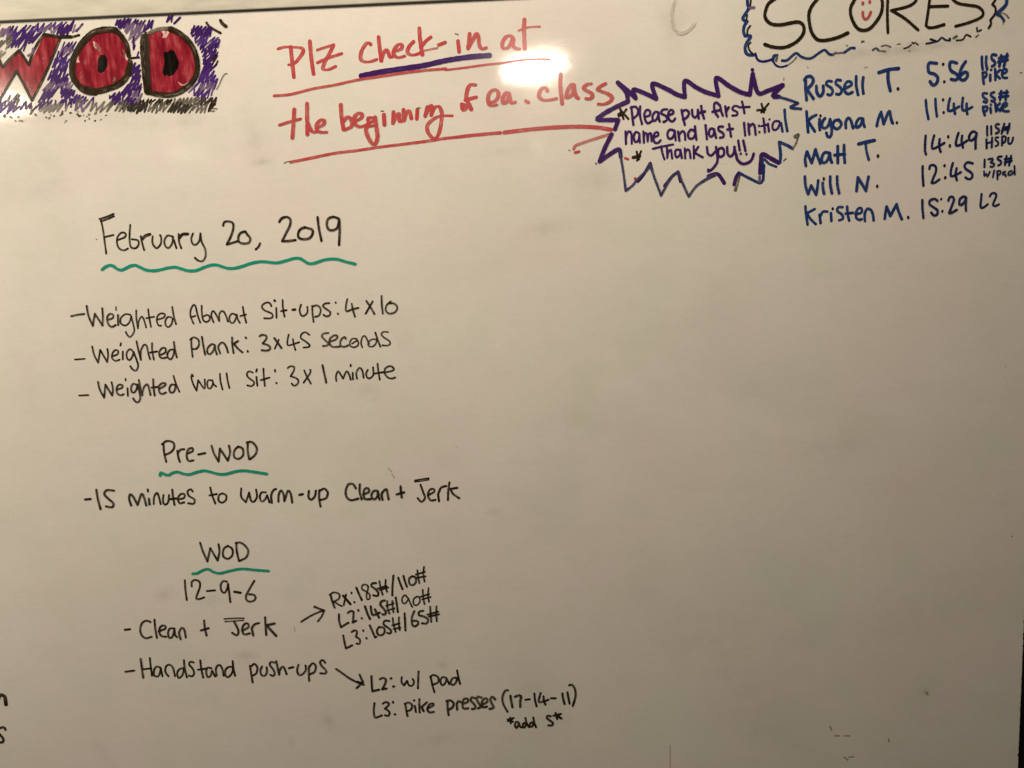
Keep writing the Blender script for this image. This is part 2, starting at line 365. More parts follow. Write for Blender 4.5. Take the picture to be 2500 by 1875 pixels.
# ------------------------------------------------------------------ the writing (tenths of a millimetre on the board: x, z ...)
# @part|text   then   ink|pen width mm|width ratio of level strokes|strokes
INK = """@word|PLZ
R|5.82|0.62|-3126 3372 -3029 3392 -2934 3387 -2792 3370 -2766 3333 -2791 3281 -2870 3193 -2938 3150 -2994 3148;-2942 3387 -2938 3181 -2931 2974;-2663 3455 -2660 3230 -2645 3007;-2564 3332 -2442 3365 -2328 3390 / -2384 3294 -2455 3190 -2493 3115 -2505 3070 -2434 3055 -2319 3095;-2578 3157 -2487 3192 -2356 3232 -2218 3268
@word|check
R|5.85|0.62|-1796 3374 -1834 3399 -1884 3363 -1939 3274 -1953 3183 -1908 3143 -1820 3139 -1723 3165;-1678 3468 -1672 3323 -1660 3147;-1650 3185 -1604 3274 -1571 3288 -1550 3242 -1530 3187 -1481 3200;-1469 3261 -1363 3294 -1352 3347 -1399 3357 -1459 3299 -1479 3223 -1419 3178 -1322 3193;-1182 3385 -1250 3320 -1279 3245 -1225 3204 -1145 3211 -1080 3236;-1088 3563 -1086 3389 -1066 3205;-932 3435 -1007 3385 -1083 3305
@word_tail|
r|3.4|0.8|-1031 3257 -934 3272 -846 3284
@hyphen|-
R|5.25|0.8|-827 3324 -730 3355
@word|in
R|5.89|0.62|-546 3365 -538 3220;-374 3456 -387 3358 -408 3260 / -322 3385 -278 3459 -250 3397 -246 3306 -210 3243 -145 3256
@dot|
G|1.54|1|-580 3469 -538 3452
@underline|
P|7.75|0.95|-1962 2949 -1703 2988 -1381 3020 -1059 3052 -736 3106 -415 3138 -103 3150
@underline|
R|3.71|1|-3237 2730 -3004 2739 -2678 2801 -2354 2841 -2030 2895 -1707 2927 -1385 2959 -1063 2983 -742 2995
@word|the
R|5.91|0.62|-2962 2528 -2989 2335 -3022 2133;-3192 2320 -3035 2360 -2880 2392;-2771 2601 -2785 2419 -2800 2173;-2780 2325 -2747 2238 -2710 2197 -2652 2210;-2656 2257 -2556 2300 -2544 2354 -2592 2364 -2653 2304 -2659 2226 -2597 2192 -2516 2189
@word|beginning
R|5.95|0.62|-2287 2560 -2288 2397 -2272 2225;-2255 2341 -2195 2393 -2143 2328 -2157 2251 -2265 2209;-2095 2326 -2003 2368 -1991 2422 -2047 2433 -2107 2373 -2105 2295 -2044 2246 -1962 2257 -1896 2286;-1826 2360 -1899 2364 -1902 2309 -1829 2314 -1802 2367 / -1792 2203 -1789 2078 -1836 1986 -1897 2036 -1945 2163 -1932 2233 -1834 2252;-1674 2393 -1675 2260;-1532 2425 -1550 2270 / -1487 2376 -1453 2406 -1452 2289 -1419 2296;-1385 2450 -1387 2302 / -1339 2416 -1298 2430 -1280 2328;-1185 2441 -1200 2317;-1038 2473 -1077 2350 / -997 2487 -965 2477 -988 2362 / -934 2461 -869 2473 -840 2410 -836 2347 -871 2162 -926 2047 -991 2042 -1051 2123 -1053 2217 -976 2291 -860 2341 -683 2337
@dot|
G|1.87|1|-1711 2449 -1676 2444
@dot|
G|1.88|1|-1188 2466 -1143 2467
@word|of
R|6.28|0.75|-538 2489 -526 2411 -476 2432 -506 2488 -532 2443;-323 2750 -403 2754 -447 2686 -469 2579 -441 2501 -405 2414;-486 2549 -324 2581
@underline|
R|4.25|1|-3075 1790 -2754 1838 -2426 1887 -2100 1911 -1774 1944 -1449 1968 -1123 1993 -798 2025 -635 2034
@smear_mark|
G|1.57|1|-3173 1778 -3122 1800 -3073 1802
@underline|
R|4.88|1|-642 2034 -380 2052 -131 2063 0 2068
@underline|
R|5.81|1|56 2069 301 2087 641 2105 981 2107 1207 2099 1432 2076 1607 2040
@underline|
r|4.49|1|1576 1973 1428 1936 1199 1875 1084 1836 1058 1793
@underline_end|
R|4.05|1|1075 1740 1132 1751
@speck|
G|1.57|1|986 1780 1000 1773
G|2.26|0.8|1371 1574 1382 1565
R|3.64|1|1802 1630 1844 1611
R|4.23|1|1942 1332 1953 1315
G|1.26|1|4123 2649 4125 2622
G|1.71|1|4119 1485 4155 1518
G|1.07|1|4464 2787 4475 2779
G|0.86|1|5283 2740 5331 2748
G|1.1|1|7536 2568 7568 2574
G|1.05|1|-6030 819 -6014 816
e|0.86|1|-1975 -2824 -1908 -2888
e|0.86|1|-1917 -2911 -1879 -2989
G|1.14|1|-898 -2555
e|0.71|1|-3616 -5310 -3606 -5397
G|0.6|1|7486 -1686 7487 -1695
K|0.69|1|7488 -1860 7488 -1863
G|0.46|1|7484 -1700 7485 -1701
K|1.71|1|7692 -4383 7695 -4387
e|1.54|1|2956 -5883
e|2.23|1|4872 -7431 4894 -7497
e|2.24|1|4948 -7596 5023 -7599
e|2.24|1|5098 -7603 5188 -7608
e|2.25|1|5819 -7694 5826 -7736
e|2.26|1|5102 -7974 5162 -8026
e|1.93|1|5177 -7978 5252 -7975
e|0.95|1|2281 -7624 2273 -8028
e|2.55|1|6415 -6918 6431 -6951
@underline|
R|3.12|1|-748 2977 -534 2991 -341 3008 -127 3026 87 3037 355 3064 515 3067 674 3065 754 3052
@word|at
R|6.01|0.62|250 3345 221 3397 168 3404 113 3361 83 3291 97 3240 160 3242 206 3296 235 3356 / 238 3305 246 3254 287 3226 335 3219;418 3615 405 3479 404 3221
R|2.69|1|325 3468 427 3504 534 3512 634 3512
@word|ea.
R|6.09|0.62|-126 2502 -67 2510 -10 2569 -7 2641 -59 2674 -125 2636 -155 2565 -149 2482 -102 2454 -32 2462;153 2613 110 2626 65 2566 51 2494 82 2477 127 2522 152 2593 / 160 2541 179 2478 238 2488;389 2495 425 2477
@word|class
R|6.12|0.62|705 2625 680 2667 626 2659 586 2594 584 2543 641 2499 726 2495 834 2511;906 2842 895 2694 912 2440;1098 2685 1056 2697 999 2617 974 2525 1006 2519 1062 2563 1092 2664 / 1105 2571 1124 2519 1151 2502;1345 2694 1280 2687 1230 2643 1267 2605 1340 2561 1355 2519 1316 2484 1257 2492;1548 2685 1483 2657 1428 2613 1491 2580 1586 2539 1638 2485 1605 2435 1518 2403 1432 2407
@starburst_line|
P|6.38|1|1726 2693 1876 2562 1979 2463 / 1946 2585 2098 2532 2275 2443 / 2226 2653 2434 2570 2571 2491 2689 2449 / 2693 2673 2852 2579 2990 2506 3178 2443 / 3146 2693 3339 2570 3492 2483 3631 2439 / 3675 2722 / 3750 2461 3897 2485 4106 2550 / 3966 2415 4050 2394
P|5|1|3669 2785 3672 2780
N|3.93|1|4043 2394 4190 2345 4329 2291 / 4218 2236 4372 2209
P|6.36|1|1740 2675 1807 2605 1854 2529 1865 2424 / 1703 2361 1533 2281 1419 2209 / 1432 2185 1719 2172 / 1666 2045
P|6.42|1|1615 1973 1518 1800 1428 1599 / 1571 1689 1714 1757 1739 1654
S|3.67|1|1730 1709 1769 1447 1791 1239 1799 1163 / 1898 1234 1999 1340 2129 1458 2166 1525 / 2212 1372 2265 1218 2316 1074 / 2407 1225 2494 1345 2580 1396 / 2634 1242 2722 1038 / 2831 1178 2974 1268 3101 1325
P|4.79|1|1984 1286 2071 1385 2170 1539 / 2192 1441
P|4.53|1|2371 1206 2480 1332 2573 1400 / 2608 1257
P|5.68|1|3017 1315 3116 1342 3172 1326 3249 1208
M|4.83|1|2945 1249 3030 1293 3116 1324
G|4.84|1|3413 1099 3447 1219 3469 1301
P|5.12|1|3394 1180 3426 1289 3466 1345
N|4.27|1|3466 1343 3624 1256 3772 1184 3822 1230 / 3834 1436
P|6.54|1|3777 1329 3788 1466 3809 1595 3908 1543 4049 1461
M|4.28|1|3768 1205 3769 1274
N|3.7|1|3822 1258 3820 1519 3908 1453 4013 1407
B|4.68|1|4070 1467 4077 1590 4056 1755 / 4176 1702 4253 1653
G|2.84|1|4253 1650 4302 1723 4330 1811
G|5.95|1|4295 1823 4330 1840
@word|Please
P|3.61|1|1912 2345 1923 2230 1936 2094;1905 2336 1968 2347 2009 2301 1993 2227 1922 2176;2041 2346 2035 2225 2060 2102;2104 2195 2175 2219 2183 2273 2134 2295 2098 2236 2110 2154 2144 2105 2201 2130;2308 2247 2260 2262 2216 2204 2229 2135 2278 2160 2308 2240 / 2307 2172 2320 2125;2428 2289 2365 2285 2343 2238 2412 2195 2425 2140 2375 2115;2454 2206 2518 2231 2511 2271 2470 2273 2440 2207 2467 2131 2509 2116 2544 2155
@word|put
P|3.63|1|2637 2272 2657 2170 2683 2061;2651 2252 2707 2269 2748 2220 2705 2155 2656 2137;2791 2266 2797 2191 2831 2156 2867 2188 2875 2262 / 2887 2140;2925 2314 2937 2225 2964 2136;2902 2220 2979 2237
@word|first
P|3.64|1|3197 2308 3149 2351 3114 2332 3119 2231 3167 2154;3087 2225 3189 2244;3204 2281 3213 2227 3238 2165;3274 2291 3293 2155;3280 2217 3323 2276;3462 2283 3407 2292 3378 2246 3448 2203 3441 2162 3377 2158;3519 2348 3539 2266 3553 2184;3476 2269 3627 2269
@star|
K|3.47|1|3903 2301 3798 2184;3801 2305 3837 2182;3739 2217 3857 2218
@star|
K|3.43|1|1751 2325 1796 2182;1841 2315 1784 2250 1727 2225;1771 2291 1866 2179
K|6.28|1|1735 2245 1756 2251
@star|
K|3.18|1|2039 1716 1977 1588;1973 1712 2006 1601
K|5.2|1|1922 1632 2014 1648
@word|name
P|3.49|1|1819 2005 1821 1828 / 1824 1923 1861 2003 1902 1974 1906 1831;2015 1969 1966 1991 1936 1918 1962 1849 2005 1874 2021 1955 / 2025 1839;2078 1993 2082 1836 / 2091 1952 2127 1964 2138 1854 / 2154 1949 2190 1961 2194 1852;2224 1905 2294 1929 2288 1970 2246 1965 2224 1905 2236 1836 2285 1821 2328 1859
@word|and
P|3.64|1|2520 1987 2464 2003 2428 1950 2441 1882 2490 1879 2526 1932 2534 1986 / 2546 1850;2583 1970 2602 1840 / 2596 1915 2646 1974 2681 1939 2686 1850;2821 1967 2773 1989 2730 1937 2743 1868 2799 1866 2835 1932 2830 2034 / 2848 1843
@word|last
P|3.65|1|2984 2041 3002 1843;3102 1981 3053 1990 3031 1923 3059 1874 3101 1906 3109 1974 / 3136 1857;3236 2009 3180 2012 3172 1964 3242 1914 3241 1866 3192 1855;3327 2039 3341 1950 3354 1868;3299 1966 3383 1975
@word|Init
P|3.52|1|3545 2049 3551 1968 3560 1872;3608 2033 3621 1883 / 3614 1979 3671 2030 3699 1988 3712 1879;3762 1999;3768 1911;3825 2098 3839 2009 3846 1907;3797 1991 3881 2007
@word|ial
P|3.52|1|3895 2020 3909 1911;3916 2080;4057 2047 3993 2050 3958 1990 3979 1928 4035 1946 4071 2026
B|4.07|1|4085 2019 4106 1902;4136 2206 4148 2063 4176 1906
@word|Thank
P|3.52|1|2213 1742 2361 1769 2509 1790;2333 1771 2352 1667 2379 1584;2417 1760 2421 1603 / 2433 1677 2473 1717 2492 1593;2599 1711 2550 1713 2535 1659 2555 1603 2605 1642 2613 1710 / 2633 1593;2677 1728 2682 1587 / 2683 1666 2719 1712 2747 1684 2759 1587;2808 1756 2809 1581;2874 1740 2817 1660 / 2938 1589
@word|you
P|3.81|1|3001 1734 3014 1638 3063 1608 3120 1660;3134 1728 3154 1549 3132 1482 3074 1415 3017 1384 / 3015 1411;3226 1710 3176 1699 3162 1631 3189 1582 3246 1613 3247 1682 3219 1710;3296 1721 3302 1625 3344 1582 3394 1634 3402 1716 / 3422 1606
@word|!!
P|3.82|1|3459 1802 3479 1665;3492 1616;3532 1799 3563 1654;3577 1605
@smile|
P|4.25|1|3429 1605 3442 1536 3513 1471 3597 1481 3654 1527 3683 1608
@heading_letter|S
C|4.87|1|4001 3744 3905 3678 3868 3599 3852 3519 3884 3447 3958 3396 4085 3383 4223 3402 4329 3410 4393 3375 4415 3303 4388 3223 4298 3136 4170 3080 4064 3070 3946 3090 3851 3125
@heading_letter|C
C|4.89|1|4656 3755 4593 3698 4520 3611 4483 3512 4489 3401 4521 3268 4585 3174 4649 3145 4756 3146 4915 3179 5042 3230
@heading_letter|O
C|4.68|1|5300 3817 5185 3762 5133 3674 5081 3576 5082 3475 5126 3362 5191 3279 5266 3255 5350 3272 5434 3349 5507 3457 5532 3556 5525 3657 5460 3770 5300 3817
@eye|
R|4.25|1|5253 3627 5253 3617
@eye|
R|4.25|1|5350 3645 5351 3636
@smile|
R|3.83|1|5252 3503 5258 3447 5290 3404 5337 3434 5368 3501
@cloud_line|
N|4.62|1|3605 3781 3604 3741 3609 3671 3632 3645
M|3.79|1|3635 3634 3699 3635
@cloud_line|
B|4.79|1|3630 3630 3582 3561 3539 3498 3555 3467 3602 3450 / 3560 3391 3548 3311 3569 3254 / 3654 3245 3590 3157 3568 3076 3600 2999 3690 2984
@cloud_shadow|
K|2.81|1|3660 3769 3646 3659
@cloud_shadow|
K|2.82|1|3603 3540 3589 3470
@cloud_shadow|
K|3.05|1|3645 3387 3607 3338 3601 3268
@cloud_shadow|
K|3.06|1|3648 3159 3614 3125 3632 3053 3680 3000
@cloud_line|
D|3.62|1|3717 3004 3743 2926 3807 2892 3893 2897 3967 2921
@cloud_line|
N|4.69|1|4026 2966 3983 2958 3967 2896
@cloud_line|
D|2.99|1|3967 2896 4010 2832 4085 2803 4170 2820
@cloud_smear|
G|3.84|1|4026 2944 4015 2893
@cloud_line|
N|3.85|1|4101 2892 4170 2892 4256 2959 4309 2985 4373 2934 4459 2904 4533 2911 4640 2978 4714 3010 4779 2949 4832 2941
@cloud_line|
M|2.79|1|4832 2941 4875 2957 4981 2961
@cloud_line|
N|4.07|1|5003 2967 5087 3019 5141 3017
@cloud_smear|
G|1.71|1|4181 2825 4256 2873 4309 2931
@cloud_smear|
G|2.14|1|4832 2944 4874 2973
@cloud_smear|
G|2.79|1|5246 3104 5273 3103
G|1.93|1|5246 3094 5278 3103
@cloud_smear|
G|1.5|1|5023 3058 5044 3054
@heading_letter|R
C|4.27|1|5610 3713 5607 3452 5619 3209;5661 3701 5851 3733 6000 3686 6012 3626 5950 3573 5855 3542 5665 3508 / 5858 3391 6053 3226
@heading_letter|E
C|4.28|1|6413 3678 6218 3667;6218 3667 6205 3607 6195 3507 6165 3286 / 6201 3252 6286 3251 6424 3283;6205 3537 6470 3533
@heading_letter|S
C|4.08|1|6805 3661 6593 3670 6531 3633 6617 3564 6756 3533 6895 3506 6971 3443 6973 3382 6900 3335 6742 3286 6589 3253
@cloud_line|
C|3.23|1|7165 3645 7146 3586 7106 3527 / 7150 3485 7153 3405 7084 3315 / 7099 3266 7064 3206
@cloud_line|
B|5.1|1|7304 3629 7311 3579 7298 3509 7216 3432 7177 3393
@cloud_line|
N|3.67|1|7185 3383 7240 3355 7284 3298
@cloud_smear|
G|2.37|1|7217 3402 7291 3393 7346 3335
@cloud_smear|
G|1.51|1|7269 3288 7270 3248
@cloud_smear|
S|2.79|1|5402 2980 5450 3003 5488 2971
G|1.72|1|5488 2966 5589 2954
@cloud_smear|
G|2.8|1|5535 3025 5598 3035 5663 3009
@cloud_smear|
G|1.94|1|5758 3041 5801 3047
@cloud_smear|
K|2.22|1|5855 2980 5909 2993 5961 3027
K|2.44|1|5971 3060 5993 3042
G|1.29|1|5926 2940 5947 2943
@cloud_smear|
G|2.8|1|6014 3055 6057 3022
@cloud_smear|
K|3.11|1|6174 3032 6238 3040
K|3.11|1|6237 3091 6312 3062
@cloud_line|
I|2.89|1|6249 3044 6344 3061 6396 3106 6450 3071 6515 3060
@cloud_smear|
K|3.11|1|6509 3087 6516 3082
G|3.67|1|6567 3091 6609 3115
@cloud_smear|
K|2.67|1|6611 3059 6685 3061 6717 3085 6747 3131 6812 3101
@cloud_smear|
K|2.67|1|6899 3219 6904 3168 6958 3186
G|2.38|1|6887 3092 6918 3116
@word|T.
B|5.13|1|5498 2664 5636 2699 5781 2708;5631 2678 5633 2555 5668 2404
V|4.13|1|5778 2430 5780 2420
@word|5:56
B|4.71|1|6331 2755 6223 2765 6209 2694 6227 2632 6302 2608 6352 2554 6338 2483 6285 2454 6240 2508;6620 2747 6534 2767 6519 2701 6548 2638 6624 2593 6647 2541 6605 2512 6546 2525;6748 2762 6696 2683 6667 2591 6680 2519 6734 2506 6781 2556 6774 2607 6731 2614 6689 2580
V|3.92|1|6424 2741 6424 2734;6448 2498 6448 2491
@word|115#
B|4.04|1|6981 2818 6984 2731 6998 2644;7045 2816 7043 2729 7062 2641;7184 2830 7130 2842 7121 2787 7165 2744 7172 2702 7130 2679;7259 2826 7237 2674;7344 2843 7302 2671;7228 2787 7355 2812;7219 2736 7352 2761
@word|pike
B|4.06|1|6999 2597 7007 2515 7020 2442;7010 2592 7053 2600 7059 2553 7018 2514;7113 2561 7116 2479;7124 2628;7180 2641 7191 2486;7255 2622 7198 2568 7254 2504;7284 2564 7348 2592 7341 2628 7298 2625 7284 2564 7302 2512 7356 2509
@word|11:44
B|4.07|1|6187 2252 6201 2127 6231 1985;6327 2261 6335 2141 6355 2016;6537 2257 6518 2164 6520 2086 6585 2094 6670 2137;6595 2182 6600 2109 6618 2040;6725 2259 6717 2155 6730 2082 6790 2090 6864 2123;6782 2173 6784 2090 6797 2027
V|3.73|1|6437 2249 6437 2238;6450 2070 6451 2061
@word|55#
B|3.85|1|7073 2305 7014 2308 7021 2256 7076 2212 7067 2176 7029 2193;7175 2316 7132 2303 7139 2261 7189 2228 7174 2187 7141 2199;7277 2327 7265 2204;7357 2329 7346 2205;7251 2295 7374 2307;7253 2246 7382 2255
@word|pike
B|3.86|1|7020 2121 7028 2059 7051 2000;7026 2116 7080 2119 7076 2067 7033 2048;7129 2096 7139 2033;7133 2145;7197 2160 7213 2050;7261 2157 7220 2107 7271 2053;7285 2094 7365 2127 7353 2163 7316 2150 7296 2088 7330 2045 7395 2042
@word|Russell
B|4.45|1|4422 2609 4449 2649 4513 2656 4551 2603 4519 2533 4455 2484 / 4493 2431 4552 2345;4438 2608 4439 2485 4453 2334;4594 2519 4600 2436 4643 2372 4691 2422 4694 2514;4819 2571 4760 2578 4741 2533 4814 2478 4836 2426 4804 2381 4761 2393;4947 2580 4894 2588 4878 2537 4943 2483 4965 2430 4933 2385 4890 2392;5008 2464 5104 2507 5092 2553 5039 2556 5002 2490 5013 2418 5062 2385 5121 2408;5172 2627 5173 2503 5202 2368;5274 2607 5265 2499 5279 2383
@word|Kiyona
B|4.49|1|4456 2168 4465 2039 4480 1877;4596 2112 4531 2083 4476 2039 / 4516 1975 4576 1883;4645 2052 4642 1969 4651 1901;4723 2059 4685 2009 4683 1946 4716 1919 4770 1953 4799 2045 / 4813 1972 4824 1867 4803 1794 4760 1807 4746 1854;4920 2029 4866 2021 4840 1960 4878 1906 4932 1914 4964 1975 4920 2032;5029 1910 5026 1993 5060 2052 5093 2027 5115 1969 5135 1905;5276 2029 5222 2037 5180 1976 5180 1913 5234 1932 5276 2024 / 5282 1972 5301 1916
V|3.69|1|4657 2104 4659 2095
@word|M.
B|4.51|1|5480 1921 5503 2024 5540 2111 / 5579 1943 / 5657 2121 5686 2006 5711 1947
V|3.73|1|5771 1957 5773 1947
@word|Matt
B|4.52|1|4448 1402 4436 1495 4463 1600 / 4532 1438 / 4588 1626 / 4621 1519 4659 1427;4789 1569 4718 1576 4680 1506 4686 1442 4730 1435 4773 1480 4799 1563 / 4805 1489 4828 1430;4912 1658 4915 1421;5004 1670 5006 1544 5018 1422;4865 1534 5017 1543
@word|T.
B|5.2|1|5216 1676 5324 1698 5448 1718
B|4.08|1|5318 1682 5336 1560 5368 1448
V|3.97|1|5502 1497 5503 1486
@word|Will
B|4.33|1|4432 1247 4443 1114 4482 995 / 4525 1115 / 4599 979 / 4618 1084 4628 1180;4694 1145 4700 1059 4716 989;4805 1230 4806 1119 4831 992;4905 1226 4912 1103 4937 987
V|3.53|1|4710 1210 4711 1195
@word|N.
B|4.34|1|5193 1007 5206 1143 5211 1201 / 5333 1004 / 5348 1105 5368 1202
V|3.78|1|5498 1066 5498 1055
@word|Kristen
B|4.14|1|4444 817 4455 696 4478 550;4581 771 4466 717 / 4521 629 4599 552;4653 687 4670 563;4664 660 4702 728 4767 727;4822 701 4829 588;4991 781 4931 782 4915 729 4987 672 4998 612 4944 593;5060 787 5069 679 5092 581;5036 686 5146 692;5184 668 5272 691 5276 743 5238 759 5195 705 5196 619 5240 585 5278 594;5326 565 5321 667 5358 741 5414 717 5442 651 5454 570
V|3.56|1|4846 771 4846 758
@word|M.
B|4.39|1|5618 584 5628 675 5643 760 / 5700 623 / 5790 786 / 5819 688 5871 565
V|3.82|1|5964 595 5966 582
@word|14:49
I|3.83|1|6196 1749 6190 1636 6192 1532 6207 1484;6320 1747 6296 1646 6298 1561 6388 1590 6470 1634;6402 1692 6395 1597 6420 1511;6675 1768 6647 1674 6646 1589 6721 1604 6804 1652;6729 1725 6724 1641 6746 1559;6921 1768 6875 1777 6835 1724 6833 1666 6872 1653 6923 1698 6941 1749 / 6929 1647 6930 1536
V|3.72|1|6525 1727 6525 1715;6552 1597 6554 1581
@word|115#
I|3.36|1|7091 1841 7091 1771 7097 1712;7148 1842 7154 1728;7262 1863 7221 1867 7216 1824 7260 1793 7261 1756 7221 1736;7338 1867 7305 1729;7414 1863 7388 1732;7317 1809 7415 1823;7307 1776 7409 1794
@word|HSPU
I|3.37|1|7085 1658 7092 1536;7167 1680 7165 1544;7088 1595 7176 1621;7261 1676 7226 1676 7223 1641 7260 1610 7260 1569 7226 1556;7318 1673 7319 1559;7314 1679 7352 1690 7372 1663 7359 1613 7322 1589;7410 1665 7409 1596 7436 1576 7465 1608 7478 1666
@word|12:45
I|3.86|1|6163 1316 6166 1201 6181 1036;6263 1274 6273 1318 6319 1327 6357 1296 6359 1229 6323 1141 6302 1072 / 6340 1068 6414 1115;6606 1340 6583 1249 6584 1156 6658 1171 6726 1205;6663 1264 6650 1179 6672 1092;6897 1323 6821 1343 6780 1306 6793 1254 6871 1199 6901 1153 6881 1109 6836 1101 6797 1128
V|3.75|1|6484 1316 6484 1305;6500 1142 6497 1130
@word|135#
I|3.38|1|7071 1371 7071 1264;7128 1372 7185 1381 7184 1347 7156 1327 7214 1302 7193 1262 7158 1267;7317 1404 7269 1401 7263 1366 7304 1342 7313 1301 7273 1278;7389 1409 7371 1280;7457 1409 7432 1273;7364 1362 7463 1372;7366 1317 7468 1335
@word|w/pad
I|2.91|1|7067 1205 7073 1134 7100 1173 7117 1124 7151 1193;7215 1209 7198 1113;7260 1192 7268 1080;7260 1196 7305 1201 7303 1157 7269 1136;7378 1187 7344 1177 7346 1140 7376 1153 7388 1119;7469 1190 7432 1181 7422 1137 7471 1142 7504 1177;7509 1259 7521 1139
@word|15:29
I|3.73|1|6168 829 6171 713 6189 573;6391 808 6355 839 6287 827 6273 768 6335 720 6394 672 6392 616 6346 599 6303 643;6551 808 6569 852 6607 859 6635 819 6603 723 6568 628 / 6599 626 6680 668;6807 841 6776 856 6723 823 6714 756 6741 732 6786 775 6815 833 / 6810 729 6816 649
V|3.62|1|6450 835 6447 826;6473 660 6470 646
@word|L2
I|3.74|1|7043 877 7038 793 7033 719 7042 677 7088 686 7138 725;7168 840 7188 875 7234 883 7262 843 7238 777 7217 714 7256 695 7305 717
@word|February
K|2.92|1|-5927 1102 -5912 940 -5904 604;-5946 1105 -5830 1135 -5731 1170;-5930 1072 -5829 1100 -5729 1136;-5896 843 -5829 856 -5768 866;-5711 791 -5602 829 -5586 877 -5644 896 -5711 834 -5728 738 -5703 667 -5640 637 -5577 661;-5505 1002 -5529 869 -5540 751 -5526 675 -5462 661 -5413 713 -5417 773 -5503 793;-5367 830 -5360 743 -5340 629;-5193 822 -5208 736 -5182 670 -5146 647 -5085 709 -5070 794 -5083 833;-4910 809 -4974 822 -5025 760 -5027 685 -4982 639 -4921 701 -4894 803;-4888 754 -4862 634;-4809 836 -4814 729 -4791 631;-4596 837 -4630 764 -4616 687 -4574 669 -4514 726 -4487 832 / -4482 714 -4439 593 -4449 485 -4499 428 -4563 441 -4603 481
K|4.33|1|-5350 786 -5301 832 -5231 853;-4798 782 -4755 829 -4673 832
@word|20,
K|3.49|1|-4142 930 -4123 977 -4073 988 -4004 966 -3994 896 -4038 780 -4115 654 / -4037 672 -3958 692;-3836 830 -3904 806 -3937 743 -3927 678 -3852 653 -3779 671 -3763 735 -3797 780 -3825 829
K|3.29|1|-3624 648 -3650 600 -3694 564
@underline|
T|4.47|1|-5991 371 -5941 407 -5872 429 -5819 415 -5769 372 -5705 352 -5636 376 -5567 406 -5490 411 -5427 380 -5344 336 -5235 320 -5124 331 -5012 353 -4902 356 -4817 328 -4721 296 -4600 296 -4486 335 -4373 364 -4286 360 -4211 333 -4126 305 -4027 303 -3915 325 -3802 358 -3679 378 -3581 377 -3407 353 -3250 380 -3138 406 -3051 399 -2994 362 -2936 324 -2854 320 -2713 359 -2603 371 -2493 361 -2386 323 -2241 281
@word|2019
K|3.73|1|-3314 946 -3271 997 -3194 1010 -3148 970 -3160 890 -3223 786 -3294 665 / -3223 662 -3099 672;-2945 850 -3012 825 -3050 767 -3044 702 -2970 677 -2881 695 -2837 757 -2838 811 -2902 836 -2945 850;-2746 989 -2739 828 -2715 644;-2434 949 -2508 981 -2586 961 -2619 887 -2598 806 -2534 789 -2465 826 -2430 932 / -2436 782 -2460 573
@dash|-
K|2.76|1|-6530 -292 -6434 -276 -6333 -268
@word|Weighted
K|2.78|1|-6282 -151 -6272 -296 -6225 -452 / -6174 -270 / -6080 -452 / -6060 -335 -6054 -196;-5976 -369 -5908 -342 -5908 -293 -5957 -285 -5997 -338 -5993 -428 -5949 -480 -5881 -453;-5832 -306 -5844 -455;-5646 -315 -5719 -301 -5795 -357 -5804 -437 -5738 -470 -5673 -423 -5638 -335 / -5618 -475 -5618 -565 -5687 -647 -5732 -600 -5743 -564;-5554 -254 -5564 -388 -5557 -523 / -5531 -409 -5480 -347 -5455 -393 -5433 -514;-5374 -243 -5372 -367 -5360 -507;-5418 -375 -5296 -359;-5246 -403 -5154 -377 -5134 -328 -5192 -314 -5246 -353 -5264 -432 -5241 -493 -5206 -496;-5040 -382 -5088 -370 -5133 -418 -5140 -487 -5104 -524 -5050 -482 -5022 -403;-5013 -225 -5005 -354 -4982 -485
K|2.17|1|-5849 -186 -5853 -235
@dash|-
K|2.59|1|-6551 -944 -6404 -940
@word|Weighted
K|2.81|1|-6271 -760 -6256 -887 -6209 -1008 / -6157 -816 / -6073 -1004 / -6046 -897 -6048 -806;-5983 -920 -5905 -893 -5889 -843 -5938 -831 -5985 -889 -5992 -950 -5946 -992 -5884 -977;-5821 -857 -5834 -975;-5675 -853 -5707 -824 -5762 -870 -5771 -950 -5735 -992 -5684 -934 -5662 -869 / -5633 -976 -5614 -1078 -5652 -1152 -5701 -1135 -5733 -1081;-5599 -711 -5587 -827 -5565 -995 / -5550 -859 -5490 -767 -5453 -793 -5444 -894 -5424 -991;-5370 -752 -5380 -867 -5369 -999;-5415 -891 -5306 -879;-5257 -933 -5183 -896 -5177 -838 -5226 -831 -5272 -882 -5279 -952 -5242 -984 -5181 -977;-5059 -862 -5109 -862 -5155 -918 -5156 -978 -5114 -1006 -5067 -942 -5050 -872;-5042 -747 -5037 -863 -5021 -983
K|2.59|1|-5834 -727 -5847 -765
@dash|-
K|2.62|1|-6553 -1490 -6414 -1490
@word|Weighted
K|2.83|1|-6245 -1297 -6231 -1415 -6180 -1540 / -6137 -1343 / -6055 -1513 / -6033 -1424 -6041 -1312;-5975 -1427 -5891 -1400 -5887 -1362 -5937 -1354 -5978 -1407 -5972 -1488 -5924 -1516 -5880 -1501;-5812 -1412 -5818 -1528;-5675 -1365 -5714 -1346 -5755 -1397 -5753 -1473 -5713 -1480 -5671 -1421 -5655 -1361 / -5638 -1484 -5639 -1586 -5674 -1633 -5714 -1623 -5743 -1571;-5628 -1296 -5618 -1413 -5603 -1534 / -5568 -1416 -5509 -1365 -5490 -1419 -5476 -1530;-5411 -1296 -5418 -1412 -5414 -1543;-5449 -1421 -5360 -1413;-5341 -1447 -5245 -1400 -5232 -1365 -5281 -1360 -5337 -1406 -5336 -1498 -5299 -1525 -5238 -1504;-5094 -1397 -5143 -1386 -5178 -1434 -5179 -1495 -5136 -1512 -5095 -1458 -5083 -1392;-5100 -1259 -5076 -1377 -5036 -1507
